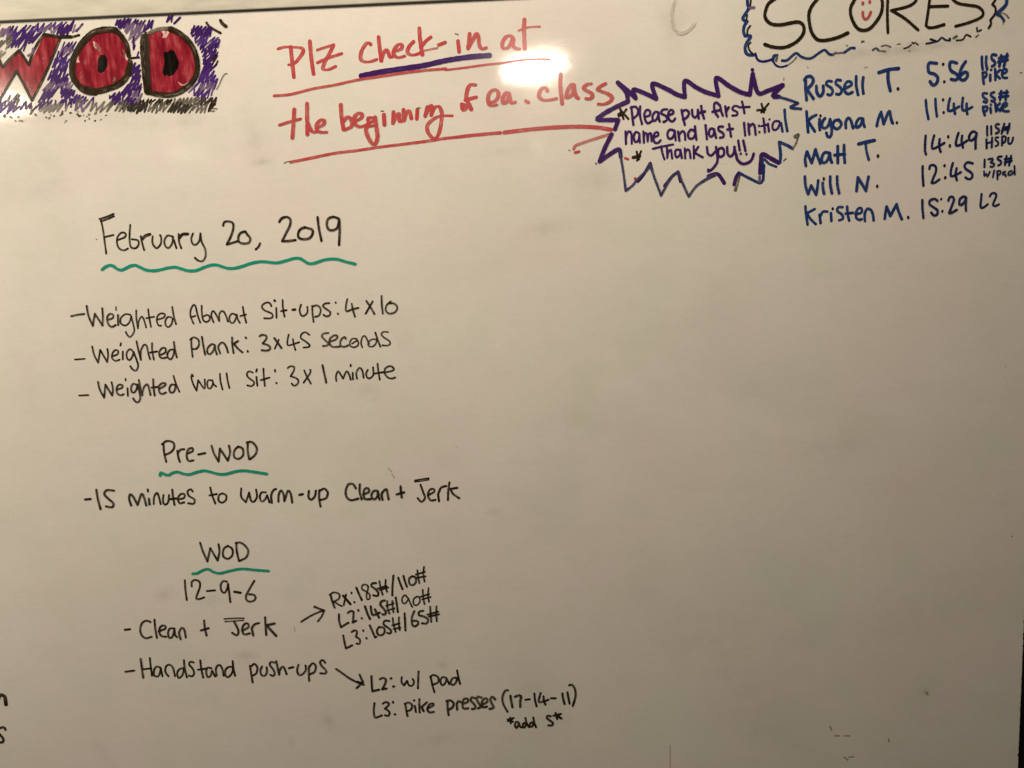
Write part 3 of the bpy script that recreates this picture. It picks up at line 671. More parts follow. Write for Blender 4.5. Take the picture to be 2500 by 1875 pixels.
K|2.82|1|-5826 -1269 -5826 -1297
@word|Abmat
K|2.8|1|-4719 -490 -4754 -374 -4739 -275 -4687 -206 -4662 -249 -4648 -359 -4619 -478;-4746 -392 -4684 -374;-4573 -228 -4581 -342 -4571 -442 -4529 -474 -4477 -447 -4471 -392 -4509 -368 -4561 -388;-4420 -484 -4445 -378 -4412 -312 -4370 -372 -4334 -468 / -4318 -354 -4270 -319 -4230 -378 -4205 -481;-4081 -385 -4129 -365 -4174 -411 -4175 -481 -4133 -508 -4088 -455 -4064 -386 / -4053 -456 -4028 -509;-3962 -274 -3955 -371 -3933 -510;-4012 -408 -3924 -388
@word|Sit-ups
K|2.82|1|-3536 -281 -3559 -233 -3619 -228 -3678 -275 -3648 -336 -3543 -390 -3529 -441 -3579 -463 -3660 -455;-3466 -312 -3474 -458;-3362 -198 -3366 -329 -3353 -447;-3399 -362 -3315 -351;-3093 -280 -3121 -360 -3103 -440 -3059 -447 -3005 -395 -3003 -316;-2928 -307 -2932 -418 -2927 -546;-2918 -312 -2848 -303 -2805 -365 -2839 -453 -2899 -470;-2670 -276 -2736 -280 -2769 -317 -2713 -369 -2666 -411 -2680 -458 -2731 -471 -2771 -446
K|3.61|1|-3482 -199 -3477 -207;-3225 -350 -3188 -347
@word|Plank:
K|2.82|1|-4777 -708 -4785 -833 -4784 -982;-4792 -724 -4741 -692 -4674 -728 -4670 -808 -4718 -866 -4773 -864;-4615 -690 -4605 -841 -4592 -961;-4442 -819 -4481 -807 -4547 -864 -4554 -934 -4516 -956 -4460 -898 -4433 -824 / -4430 -900 -4416 -963;-4365 -953 -4385 -852 -4340 -795 -4300 -795 -4265 -857 -4248 -940;-4164 -719 -4171 -831 -4164 -954;-4080 -777 -4146 -814 / -4097 -885 -4031 -951
K|3.03|1|-3960 -731 -3956 -741;-3951 -935 -3948 -944
@word|3x45
K|2.84|1|-3750 -720 -3710 -700 -3652 -720 -3655 -765 -3717 -832 / -3624 -867 -3609 -918 -3661 -941 -3738 -932;-3533 -758 -3438 -914;-3469 -788 -3541 -921;-3313 -718 -3338 -800 -3339 -878 -3253 -864 -3166 -840;-3257 -788 -3249 -874 -3232 -953;-3004 -737 -3059 -694 -3119 -719 -3136 -779 -3070 -832 -3010 -895 -3037 -919 -3107 -923
@word|Wall
K|2.84|1|-4809 -1282 -4816 -1246 -4836 -1296 -4812 -1409 -4775 -1500 / -4735 -1343 / -4657 -1475 -4640 -1406 -4635 -1335;-4544 -1352 -4584 -1350 -4605 -1408 -4596 -1470 -4555 -1472 -4518 -1402 -4522 -1353 / -4509 -1413 -4475 -1450;-4399 -1260 -4400 -1377 -4382 -1502;-4298 -1258 -4292 -1372 -4276 -1483
@word|Sit:
K|2.85|1|-3901 -1268 -3949 -1243 -3992 -1274 -3978 -1336 -3912 -1390 -3895 -1431 -3939 -1470 -4000 -1455;-3854 -1333 -3851 -1466;-3737 -1213 -3741 -1337 -3738 -1477;-3792 -1385 -3658 -1353
K|2.86|1|-3836 -1218 -3849 -1252;-3564 -1238 -3564 -1264;-3563 -1436 -3557 -1443
@word|3x1
K|2.66|1|-3371 -1220 -3331 -1195 -3271 -1208 -3284 -1266 -3338 -1347 / -3255 -1380 -3224 -1432 -3264 -1486 -3309 -1487 -3330 -1457;-3125 -1266 -3094 -1357 -3040 -1473;-3034 -1260 -3037 -1308 -3150 -1454
K|3.28|1|-2843 -1201 -2827 -1328 -2808 -1467
@word|:
K|2.62|1|-2576 -267 -2573 -279;-2555 -434 -2552 -444
@word|4x10
K|2.83|1|-2397 -228 -2423 -321 -2427 -408 -2343 -386 -2240 -366;-2337 -300 -2323 -405 -2303 -494;-2116 -268 -2062 -363 -2008 -468;-2022 -278 -2139 -456;-1884 -207 -1889 -336 -1882 -467
K|2.64|1|-1753 -292 -1817 -344 -1837 -418 -1790 -472 -1699 -454 -1660 -386 -1701 -327 -1770 -320
@word|seconds
W|2.75|1|-2718 -719 -2789 -725 -2822 -762 -2776 -824 -2730 -877 -2753 -906 -2813 -911;-2703 -848 -2616 -822 -2582 -773 -2631 -758 -2694 -798 -2715 -867 -2674 -929 -2564 -930;-2465 -819 -2478 -790 -2525 -816 -2555 -875 -2543 -925 -2494 -938 -2432 -916;-2305 -828 -2365 -825 -2404 -872 -2403 -932 -2345 -955 -2287 -927 -2279 -877 -2305 -828;-2376 -898 -2292 -852;-2225 -962 -2240 -889 -2208 -802 -2173 -794 -2146 -843 -2121 -915;-2006 -850 -2076 -849 -2130 -894 -2128 -945 -2074 -957 -2021 -920 -1997 -860;-1824 -750 -1888 -743 -1926 -773 -1894 -825 -1808 -889 -1811 -939 -1862 -952 -1920 -944
K|2.86|1|-2014 -749 -1985 -861 -1953 -961
@word|minute
K|2.88|1|-2653 -1452 -2653 -1376 -2617 -1304 -2585 -1348 -2550 -1421 / -2486 -1310 -2446 -1385 -2435 -1442;-2398 -1339 -2400 -1438;-2339 -1431 -2342 -1339 -2287 -1266 -2250 -1313 -2237 -1423;-2168 -1305 -2198 -1366 -2177 -1428 -2137 -1430 -2088 -1382 -2085 -1268;-2013 -1218 -2009 -1335 -1997 -1459;-2082 -1367 -1940 -1350;-1930 -1359 -1797 -1334 -1770 -1305 -1823 -1262 -1895 -1289 -1920 -1359 -1874 -1432 -1815 -1453 -1762 -1440
K|3.08|1|-2417 -1216 -2421 -1234
@word|Pre-WOD
K|3.3|1|-5360 -2300 -5364 -2427 -5347 -2576;-5382 -2299 -5306 -2252 -5210 -2279 -5204 -2363 -5268 -2432 -5356 -2464;-5159 -2411 -5155 -2510 -5139 -2586;-5156 -2452 -5116 -2399 -5054 -2391;-5008 -2459 -4924 -2426 -4929 -2378 -4995 -2401 -5025 -2487 -5006 -2575 -4930 -2571;-4845 -2484 -4740 -2467;-4630 -2358 -4606 -2478 -4547 -2608 / -4507 -2407 / -4405 -2600 / -4357 -2475 -4366 -2370;-4229 -2390 -4291 -2449 -4301 -2550 -4232 -2579 -4164 -2527 -4161 -2426 -4222 -2390;-4075 -2336 -4086 -2459 -4077 -2592;-4089 -2331 -4011 -2328 -3946 -2422 -3974 -2522 -4063 -2593
@underline|
T|4.49|1|-5463 -2783 -5445 -2739 -5402 -2764 -5333 -2786 -5273 -2754 -5186 -2741 -5118 -2770 -5020 -2789 -4903 -2761 -4788 -2741 -4690 -2764 -4566 -2804 -4453 -2809 -4307 -2778 -4179 -2769 -4024 -2796 -3829 -2837
@word|-15
K|3.46|1|-6654 -3107 -6568 -3102;-6463 -2961 -6456 -3105 -6434 -3268;-6193 -2988 -6305 -2975 -6348 -3036 -6295 -3112 -6225 -3189 -6253 -3247 -6344 -3231
@word|minutes
K|3.33|1|-5956 -3235 -5975 -3128 -5953 -3055 -5908 -3101 -5858 -3229 / -5775 -3059 -5741 -3139 -5724 -3246;-5672 -3138 -5672 -3233;-5675 -2995 -5675 -3032;-5608 -3233 -5589 -3117 -5539 -3057 -5517 -3120 -5501 -3236;-5444 -3097 -5461 -3196 -5438 -3249 -5384 -3215 -5358 -3101;-5300 -3016 -5300 -3130 -5289 -3260;-5228 -3178 -5128 -3153 -5122 -3095 -5179 -3095 -5229 -3163 -5208 -3238 -5138 -3226;-4990 -3060 -5015 -3024 -5068 -3056 -5054 -3127 -4974 -3190 -4995 -3255 -5077 -3244
K|4.06|1|-5346 -3165 -5254 -3159
@word|to
K|3.2|1|-4714 -3009 -4697 -3130 -4660 -3267;-4738 -3135 -4625 -3118;-4538 -3111 -4591 -3138 -4606 -3222 -4552 -3259 -4488 -3213 -4484 -3143 -4538 -3111
@word|warm-up
K|3.21|1|-4239 -3046 -4252 -3180 -4188 -3269 / -4124 -3116 / -4107 -3246 -4066 -3267 -4010 -3192 -4014 -3077;-3868 -3128 -3932 -3125 -3967 -3194 -3945 -3269 -3892 -3242 -3851 -3173 / -3825 -3286
K|3.52|1|-3789 -3298 -3789 -3177 -3747 -3098 -3706 -3081;-3687 -3282 -3671 -3168 -3630 -3108 -3599 -3171 -3594 -3277 / -3524 -3119 -3485 -3177 -3475 -3307;-3203 -3134 -3218 -3233 -3179 -3277 -3118 -3224 -3097 -3139;-3042 -3132 -3056 -3256 -3045 -3389;-3037 -3142 -2966 -3110 -2916 -3174 -2949 -3261 -3034 -3286
K|4.1|1|-3355 -3190 -3303 -3182
@word|WOD
K|3.25|1|-4956 -3880 -4924 -4024 -4871 -4188 / -4807 -3973 / -4712 -4181 / -4669 -4036 -4672 -3919;-4531 -3950 -4600 -3997 -4618 -4114 -4550 -4159 -4476 -4105 -4467 -4004 -4531 -3950;-4398 -3911 -4399 -4049 -4381 -4203;-4405 -3908 -4312 -3916 -4224 -4028 -4260 -4146 -4366 -4198
@underline|
T|4.33|1|-5118 -4375 -5048 -4371 -4957 -4326 -4869 -4312 -4801 -4358 -4702 -4388 -4570 -4364 -4422 -4337 -4306 -4335 -4164 -4358 -3938 -4387
@word|Clean
K|3.54|1|-2479 -3129 -2519 -3058 -2591 -3061 -2637 -3158 -2631 -3261 -2566 -3312 -2453 -3292;-2413 -3069 -2425 -3183 -2401 -3305;-2371 -3230 -2279 -3190 -2296 -3133 -2347 -3146 -2367 -3230 -2351 -3304 -2268 -3308;-2150 -3184 -2207 -3182 -2247 -3250 -2223 -3315 -2164 -3284 -2143 -3199 / -2126 -3322;-2081 -3329 -2085 -3229 -2012 -3162 -1997 -3248 -1987 -3325
@plus|+
K|3.55|1|-1789 -3128 -1790 -3213 -1781 -3305;-1861 -3254 -1742 -3226
@word|Jerk
K|1.92|1|-1564 -3074 -1456 -3065 -1348 -3051
K|2.95|1|-1562 -3051 -1454 -3036 -1350 -3026
K|3.56|1|-1481 -3121 -1446 -3244 -1425 -3334 -1481 -3394 -1537 -3331;-1374 -3292 -1274 -3241 -1285 -3196 -1343 -3208 -1377 -3292 -1339 -3375 -1264 -3371;-1211 -3397 -1219 -3285 / -1168 -3184 -1086 -3159;-1034 -3105 -1060 -3248 -1072 -3383;-917 -3196 -1022 -3209 / -990 -3288 -897 -3363
@word|12-9-6
K|3.34|1|-5253 -4476 -5259 -4631 -5255 -4799;-5155 -4582 -5148 -4506 -5093 -4479 -5027 -4511 -5029 -4594 -5081 -4713 -5106 -4785 -5054 -4793 -4980 -4769;-4926 -4669 -4800 -4663;-4599 -4532 -4656 -4517 -4703 -4585 -4695 -4683 -4651 -4709 -4604 -4639 -4585 -4569 / -4581 -4713 -4577 -4865;-4171 -4538 -4251 -4656 -4324 -4786 -4304 -4864 -4223 -4868 -4175 -4818 -4202 -4764 -4269 -4754
K|4.07|1|-4497 -4701 -4405 -4721
@dash|-
K|3.83|1|-6277 -5242 -6195 -5236
@word|Clean
K|3.36|1|-5864 -5133 -5914 -5108 -5987 -5136 -6032 -5229 -6029 -5328 -5969 -5396 -5871 -5379;-5794 -5096 -5797 -5241 -5787 -5399;-5747 -5292 -5637 -5251 -5644 -5201 -5703 -5211 -5740 -5281 -5720 -5368 -5642 -5388;-5509 -5257 -5567 -5254 -5604 -5324 -5595 -5408 -5547 -5398 -5509 -5316 -5498 -5258 / -5497 -5366 -5468 -5402;-5417 -5442 -5429 -5333 -5380 -5251 -5343 -5290 -5332 -5415
@plus|+
K|3.37|1|-5017 -5147 -5018 -5279 -5002 -5397;-5084 -5310 -4959 -5278
@word|Jerk
K|2.41|1|-4697 -5137 -4539 -5135 -4390 -5140
K|1.93|1|-4693 -5181 -4543 -5179 -4397 -5174
K|3.39|1|-4550 -5185 -4507 -5291 -4493 -5366 -4530 -5416 -4594 -5373;-4430 -5344 -4331 -5290 -4337 -5228 -4391 -5238 -4433 -5320 -4412 -5407 -4320 -5395;-4268 -5432 -4281 -5315 / -4234 -5252 -4160 -5231;-4055 -5139 -4059 -5276 -4063 -5434
K|4.12|1|-3916 -5250 -4039 -5271 / -3986 -5354 -3907 -5456
@dash|-
K|3.15|1|-6347 -5939 -6204 -5924
@word|Handstand
K|3.41|1|-6081 -5737 -6078 -5871 -6074 -6049;-5934 -5731 -5936 -5878 -5931 -6031;-6066 -5916 -5929 -5906;-5787 -5901 -5844 -5879 -5892 -5943 -5895 -6030 -5838 -6046 -5795 -5973 -5781 -5901 / -5767 -6047;-5673 -6051 -5713 -5977 -5698 -5892 -5642 -5858 -5588 -5908 -5568 -6056;-5425 -5928 -5485 -5940 -5531 -6011 -5512 -6090 -5448 -6040 -5415 -5944;-5400 -5795 -5402 -5929 -5382 -6083;-5251 -5840 -5303 -5825 -5325 -5871 -5274 -5948 -5260 -6024 -5298 -6070 -5346 -6057;-5142 -5808 -5141 -5942 -5124 -6101;-5193 -5965 -5050 -5949;-4980 -5950 -5037 -5937 -5068 -6008 -5053 -6094 -5003 -6074 -4972 -5991 / -4934 -6088;-4909 -6079 -4907 -5954 -4851 -5897 -4810 -5959 -4798 -6082;-4649 -5944 -4708 -5941 -4764 -5998 -4766 -6086 -4724 -6110 -4658 -6041 -4633 -5957;-4632 -5845 -4631 -5967 -4616 -6091
@word|push-ups
K|3.35|1|-4366 -5937 -4358 -6053 -4348 -6218;-4342 -5942 -4290 -5908 -4249 -5979 -4279 -6070 -4334 -6104;-4177 -5959 -4208 -6034 -4190 -6107 -4141 -6113 -4104 -6052 -4104 -5976;-3968 -5904 -4028 -5888 -4051 -5936 -4002 -6018 -3983 -6084 -4012 -6126 -4057 -6103;-3941 -5879 -3930 -5995 -3917 -6111 / -3895 -6023 -3844 -5975 -3817 -6027 -3797 -6104;-3751 -6008 -3681 -5991;-3595 -5956 -3625 -6049 -3603 -6126 -3553 -6125 -3488 -6056 -3484 -5975;-3431 -5996 -3445 -6124 -3447 -6236;-3425 -5996 -3365 -5940 -3323 -5998 -3352 -6089 -3426 -6122;-3170 -5943 -3201 -5896 -3250 -5923 -3233 -5990 -3167 -6072 -3177 -6121 -3261 -6116
@arrow|
K|3.38|1|-3005 -6056 -2909 -6134 -2793 -6232 -2650 -6318 -2583 -6344
@arrow|
K|3.22|1|-2692 -6284 -2606 -6310;-2639 -6170 -2616 -6240 -2592 -6298 / -2704 -6396
@word|L2:
K|3.48|1|-2453 -6204 -2457 -6336 -2456 -6459 / -2346 -6438;-2322 -6261 -2276 -6241 -2227 -6272 -2247 -6346 -2298 -6436 / -2227 -6425
K|3.73|1|-2149 -6259 -2140 -6255;-2121 -6399 -2108 -6393
@word|w/
K|3.49|1|-1971 -6249 -1980 -6334 -1943 -6390 / -1891 -6316 / -1860 -6401 -1801 -6391 -1782 -6331 -1800 -6289;-1698 -6166 -1713 -6310 -1726 -6450
@word|pad
K|3.5|1|-1508 -6282 -1492 -6409 -1466 -6530;-1519 -6269 -1472 -6236 -1394 -6275 -1397 -6363 -1476 -6397;-1263 -6297 -1327 -6281 -1361 -6352 -1335 -6420 -1285 -6381 -1258 -6310 / -1224 -6403;-1098 -6305 -1157 -6302 -1200 -6373 -1175 -6422 -1120 -6389 -1092 -6318;-1085 -6178 -1071 -6291 -1050 -6408
@word|L3:
K|3.51|1|-2435 -6668 -2455 -6791 -2449 -6906 -2416 -6914 / -2333 -6882;-2303 -6684 -2256 -6657 -2202 -6689 -2238 -6738 -2273 -6768 / -2208 -6828 -2225 -6895 -2281 -6882
K|3.76|1|-2138 -6661 -2138 -6673;-2126 -6871 -2119 -6877
@word|pike
K|3.52|1|-1943 -6717 -1937 -6804 -1922 -6913;-1954 -6702 -1890 -6682 -1836 -6733 -1862 -6808 -1933 -6829;-1793 -6745 -1782 -6852;-1795 -6649 -1803 -6653;-1715 -6635 -1721 -6738 -1723 -6860;-1596 -6690 -1685 -6766 / -1660 -6840;-1586 -6796 -1492 -6743 -1512 -6713 -1567 -6736 -1598 -6808 -1569 -6866 -1499 -6861
@word|presses
W|3.78|1|-1268 -6700 -1272 -6811 -1263 -6926;-1283 -6687 -1225 -6677 -1171 -6728 -1196 -6802 -1261 -6835;-1121 -6842 -1122 -6745 / -1095 -6696 -1058 -6714;-1027 -6747 -945 -6716 -942 -6665 -999 -6663 -1030 -6734 -1019 -6824 -946 -6827;-826 -6658 -879 -6643 -892 -6703 -838 -6769 -832 -6833 -881 -6841;-725 -6651 -781 -6635 -796 -6695 -755 -6773 -748 -6822 -786 -6833;-720 -6775 -634 -6731 -634 -6681 -679 -6672 -721 -6737 -710 -6817 -641 -6811;-504 -6697 -547 -6647 -582 -6693 -554 -6783 -535 -6833 -602 -6855
@arrow|
K|2.67|1|-3494 -5242 -3359 -5163 -3225 -5102 -3118 -5070;-3271 -5010 -3197 -5042 -3118 -5070 / -3160 -5160 -3231 -5245
@arrow|
K|1.45|1|-3269 -4990 -3185 -5036 -3108 -5067
@word|Rx:
K|3.15|1|-2999 -4814 -2986 -4900 -2952 -5033;-3015 -4825 -2945 -4788 -2862 -4820 -2871 -4893 -2950 -4938 / -2890 -4990 -2834 -5020
K|4.12|1|-2801 -4850 -2698 -4994
K|3.15|1|-2756 -4831 -2804 -5004;-2667 -4803 -2668 -4817;-2636 -4959 -2632 -4968
@word|185#
K|3.63|1|-2586 -4727 -2560 -4810 -2516 -4932;-2273 -4669 -2326 -4666 -2350 -4711 -2292 -4763 -2249 -4825 -2264 -4877 -2331 -4864
K|2.91|1|-2399 -4715 -2437 -4680 -2490 -4695 -2500 -4753 -2445 -4792 -2390 -4843 -2389 -4910 -2429 -4927 -2437 -4853 -2408 -4769 -2399 -4715;-2219 -4635 -2204 -4755 -2182 -4863;-2119 -4619 -2130 -4734 -2109 -4818;-2254 -4758 -2114 -4719;-2223 -4784 -2087 -4745
@word|/110#
K|3.39|1|-1993 -4556 -2020 -4739 -2032 -4879;-1920 -4592 -1897 -4685 -1866 -4783;-1837 -4569 -1818 -4664 -1794 -4750;-1699 -4581 -1751 -4619 -1750 -4704 -1696 -4725 -1648 -4672 -1653 -4602 -1699 -4581
K|2.91|1|-1614 -4490 -1610 -4589 -1596 -4699;-1507 -4439 -1526 -4557 -1513 -4676;-1643 -4557 -1500 -4518;-1628 -4607 -1493 -4591
@word|L2:
K|3.41|1|-2891 -5151 -2896 -5259 -2875 -5361 / -2752 -5293;-2747 -5131 -2712 -5105 -2662 -5113 -2665 -5184 -2685 -5294 / -2628 -5268
K|3.17|1|-2585 -5088 -2581 -5105;-2540 -5225 -2535 -5237
@word|145#
K|3.66|1|-2474 -5037 -2446 -5146 -2410 -5248;-2383 -5041 -2378 -5125 -2356 -5187 -2251 -5152;-2320 -5093 -2294 -5166 -2265 -5231;-2156 -4954 -2206 -4964 -2231 -5022 -2185 -5085 -2151 -5148 -2175 -5187 -2207 -5180
K|2.93|1|-2119 -4968 -2123 -5064 -2098 -5173;-2038 -4967 -2040 -5043 -2032 -5151;-2140 -5050 -2020 -5016;-2127 -5125 -2013 -5096
@word|/90#
K|3.66|1|-1982 -4918 -1970 -5034 -1963 -5160
K|2.93|1|-1791 -4935 -1834 -4885 -1882 -4941 -1875 -5014 -1831 -5017 -1780 -4946 / -1759 -5020 -1730 -5085;-1650 -4918 -1703 -4962 -1702 -5047 -1653 -5059 -1605 -5003 -1612 -4932 -1650 -4918;-1550 -4813 -1549 -4933 -1535 -5050;-1456 -4788 -1472 -4900 -1463 -5012;-1590 -4924 -1452 -4885;-1569 -4968 -1435 -4934
@word|L3:
K|3.43|1|-2849 -5505 -2840 -5607 -2822 -5722 / -2721 -5675;-2712 -5453 -2665 -5427 -2628 -5451 -2650 -5536 / -2594 -5582 -2602 -5654 -2650 -5648
K|3.19|1|-2530 -5431 -2526 -5447;-2487 -5563 -2484 -5575
@word|105#
K|3.43|1|-2420 -5358 -2389 -5444 -2350 -5561 / -2332 -5552;-2276 -5390 -2313 -5448 -2297 -5520 -2232 -5523 -2190 -5466 -2207 -5406 -2270 -5390;-2106 -5300 -2176 -5290 -2201 -5348 -2137 -5407 -2090 -5458 -2105 -5505 -2152 -5492
K|2.94|1|-2051 -5253 -2044 -5362 -2019 -5484;-1951 -5246 -1960 -5341 -1952 -5455;-2068 -5373 -1948 -5345;-2048 -5436 -1940 -5413
@word|/65#
K|3.43|1|-1859 -5181 -1860 -5322 -1863 -5467;-1705 -5155 -1751 -5266 -1751 -5370 -1715 -5406 -1657 -5369 -1665 -5319 -1730 -5312;-1562 -5154 -1624 -5164 -1637 -5222 -1553 -5251 -1495 -5303 -1525 -5366 -1593 -5359
K|2.94|1|-1451 -5094 -1450 -5219 -1448 -5344;-1351 -5091 -1362 -5223 -1360 -5336;-1503 -5222 -1329 -5178;-1481 -5254 -1318 -5222
@word|(17-14-11)
K|3.22|1|-291 -6552 -318 -6546 -350 -6573 -385 -6656 -378 -6780 -317 -6915
K|3.81|1|-257 -6642 -249 -6739 -234 -6840;-186 -6666 -140 -6648 -89 -6654 -105 -6746 -109 -6841;-21 -6731 50 -6725;128 -6630 134 -6739 154 -6849;230 -6625 205 -6705 194 -6778 273 -6774 345 -6747;272 -6684 275 -6765 298 -6828;389 -6725 464 -6727;576 -6652 587 -6752 605 -6834;657 -6637 669 -6727 685 -6831;692 -6516 737 -6513 780 -6591 783 -6714 735 -6873
@star|
K|3.43|1|-278 -7022 -273 -7119;-319 -7050 -239 -7094;-224 -7031 -316 -7079
@word|add
K|3.44|1|-152 -7108 -187 -7097 -208 -7151 -188 -7208 -154 -7164 -143 -7118 / -120 -7194 -84 -7196;-36 -7122 -72 -7131 -84 -7186 -58 -7207 -29 -7151;-33 -7040 -21 -7122 14 -7199;89 -7120 44 -7128 28 -7182 59 -7198 92 -7149;93 -7037 104 -7129 130 -7207
@word|5
K|3.64|1|370 -7029 326 -7017 308 -7053 358 -7103 408 -7153 381 -7188 330 -7183
@star|
K|3.64|1|452 -6974 475 -7080;415 -7022 536 -6997;465 -7008 542 -7076
@letter|n
K|5.97|1|-8455 -6409 -8412 -6288 -8365 -6233 -8311 -6260 -8303 -6331 -8304 -6397
@letter|s
K|4.02|1|-8369 -6827 -8380 -6788 -8425 -6786 -8481 -6807 -8505 -6854 -8460 -6918 -8424 -6982 -8434 -7029 -8476 -7042 -8520 -7035
@tick|
K|3.41|1|-4110 3771 -4083 3725 -4024 3682 -3926 3624
@tick|
K|4.65|1|-3910 3793 -3883 3746 -3839 3710
@tick|
G|1.53|1|-4055 2855 -4009 2922 -3960 3012 -3915 3064 -3883 3062
@tick|
G|1.54|1|-4147 2596 -4073 2585
@tick|
G|1.54|1|-4180 2562 -4116 2556
@tick|
K|4.06|1|-4057 3253 -4011 3320
@tick|
K|2.19|1|-4002 3243 -4040 3184
@ghost_mark|
E|4.61|1|2565 3767 2519 3588 2538 3446 2589 3358 2663 3329 2759 3366 2846 3453
@hatching|
U|2.39|1|-6593 3790 -6499 3867 / -6525 3756 / -6418 3862 / -6458 3774 / -6313 3863 / -6357 3778 / -6253 3869 / -6294 3783 / -6160 3868 / -6208 3782 / -6101 3865
P|2.7|1|-6103 3765 -5992 3882 / -6053 3750
P|2.94|1|-5971 3738 -5873 3832
P|2.42|1|-6903 3844 -6964 3738 / -6858 3846 / -6919 3708 / -6804 3837 / -6883 3691 / -6713 3821 / -6800 3727 / -6671 3852 / -6761 3710 / -6613 3844
U|3.09|1|-6692 3698 -6577 3823 / -6647 3687 / -6516 3813
M|2.21|1|-6458 3810 -6538 3692 / -6393 3822 / -6441 3735 / -6330 3841 / -6332 3733 / -6241 3796 / -6306 3713
P|3.2|1|-6206 3812 -6249 3714 / -6147 3828 / -6205 3707 / -6085 3826 / -6168 3700 / -6050 3805 / -6111 3697
M|2.12|1|-5980 3823 -6028 3725 / -5891 3807
U|2.54|1|-6909 3783 -6974 3665 / -6887 3741 / -6978 3608 / -6828 3763 / -6918 3592 / -6764 3776
P|2.85|1|-6868 3616 -6698 3748 / -6800 3603 / -6644 3754 / -6736 3593 / -6580 3746 / -6666 3607 / -6525 3726 / -6620 3610 / -6472 3749
P|2.3|1|-6909 3667 -6973 3560 / -6873 3654 / -6926 3556 / -6815 3662 / -6866 3564 / -6765 3677 / -6828 3556
P|2.51|1|-6789 3532 -6666 3674 / -6755 3509
g|2.76|1|-7446 3790 -7366 3862 / -7401 3787 / -7325 3856 / -7353 3798
M|2.7|1|-7212 3765 -7106 3870 / -7161 3797 / -7051 3868
G|2.13|1|-7412 3819 -7442 3742 / -7353 3844
g|2.29|1|-7328 3756 -7229 3839 / -7274 3750
G|2.44|1|-7116 3825 -7189 3699
M|2.92|1|-7122 3707 -7008 3818 / -7065 3719 / -6968 3807 / -7030 3719 / -6919 3832 / -6973 3682 / -6891 3766
g|2.45|1|-7154 3733 -7166 3639 / -7053 3741
G|2.22|1|-6927 3722 -6984 3615 / -6893 3710 / -6942 3611
G|2.68|1|-7140 3681 -7178 3597 / -7042 3654 / -7115 3548 / -6997 3654
g|1.8|1|-6943 3653 -7006 3538 / -6907 3637
g|2.78|1|-7071 3518 -7113 3425 / -7023 3498
P|2.95|1|-5370 3860 -5402 3799 / -5326 3862 / -5366 3772 / -5265 3872 / -5348 3749 / -5211 3871
P|2.12|1|-5299 3751 -5177 3868 / -5245 3732 / -5108 3863 / -5193 3752 / -5076 3851 / -5120 3745 / -5029 3837 / -5086 3710 / -4979 3844 / -5058 3727
P|2.64|1|-4917 3838 -4980 3718 / -4867 3836 / -4904 3728
M|2.75|1|-5239 3788 -5278 3709 / -5186 3793 / -5265 3680 / -5144 3800 / -5202 3663 / -5080 3778 / -5153 3648 / -5034 3784 / -5099 3644
P|2.44|1|-4983 3778 -5021 3695 / -4912 3761
M|2.27|1|-5188 3709 -5238 3590 / -5133 3689 / -5200 3552 / -5064 3684 / -5144 3587 / -5030 3694
P|3.09|1|-5165 3621 -5183 3474
P|2.26|1|-5160 3513 -5188 3451
P|2.41|1|-5119 3419 -5157 3334
P|2.2|1|-6159 3597 -6225 3476 / -6091 3590 / -6153 3478 / -6045 3597 / -6106 3483 / -5994 3594 / -6062 3496
M|2.83|1|-6199 3519 -6249 3431 / -6135 3514 / -6199 3427 / -6069 3541 / -6123 3424 / -6046 3492
P|2.39|1|-6259 3477 -6329 3309 / -6193 3483 / -6262 3307 / -6130 3442 / -6189 3318
U|2.46|1|-6314 3379 -6375 3259 / -6212 3392 / -6311 3212 / -6171 3391 / -6251 3214 / -6116 3365 / -6209 3212
P|2.39|1|-6323 3294 -6387 3148 / -6262 3297 / -6266 3177 / -6157 3280 / -6215 3154
P|2.53|1|-6388 3215 -6459 3094 / -6336 3200 / -6423 3068 / -6289 3228 / -6389 3050 / -6250 3194 / -6319 3059
P|2.87|1|-6194 3224 -6260 3058 / -6164 3158 / -6226 3077
P|3.29|1|-6390 3141 -6414 3000 / -6301 3141 / -6356 2991 / -6248 3108 / -6295 3002 / -6173 3097 / -6210 2984
M|2.59|1|-6551 2951 -6435 3052 / -6516 2933 / -6373 3065 / -6466 2918 / -6301 3031 / -6372 2942 / -6247 3047 / -6288 2969 / -6189 3052
M|2.23|1|-6268 2937 -6135 3052 / -6223 2895 / -6117 3012 / -6177 2928
P|2.19|1|-6514 2970 -6569 2847 / -6447 2965 / -6495 2870 / -6379 2954 / -6434 2861 / -6319 2990
P|3.12|1|-6267 2983 -6293 2899 / -6214 2958 / -6290 2851 / -6184 2948 / -6242 2840 / -6134 2940 / -6182 2857 / -6097 2926 / -6128 2859
P|2.9|1|-6627 2793 -6528 2927 / -6569 2800 / -6452 2921 / -6492 2819 / -6414 2900
P|3.22|1|-5184 3267 -5231 3171 / -5127 3235 / -5159 3168
P|2.3|1|-5196 3197 -5264 3093 / -5144 3213 / -5227 3062 / -5121 3170 / -5186 3042
P|2.59|1|-5231 3088 -5273 3010 / -5163 3118 / -5231 2983 / -5128 3096 / -5162 3008
P|2.15|1|-5364 2930 -5249 3029 / -5320 2923 / -5202 3019 / -5277 2896 / -5152 3022 / -5212 2889 / -5126 2979 / -5162 2889
P|2.8|1|-5460 2823 -5318 2974 / -5402 2816 / -5275 2970 / -5331 2846 / -5220 2949 / -5253 2816 / -5137 2934 / -5192 2818
P|2.65|1|-5598 2834 -5601 2799 / -5519 2868 / -5589 2729 / -5452 2881 / -5522 2747 / -5391 2893 / -5434 2709 / -5280 2866 / -5383 2706
M|2.32|1|-5234 2885 -5330 2706 / -5181 2888 / -5250 2724 / -5132 2842 / -5205 2717
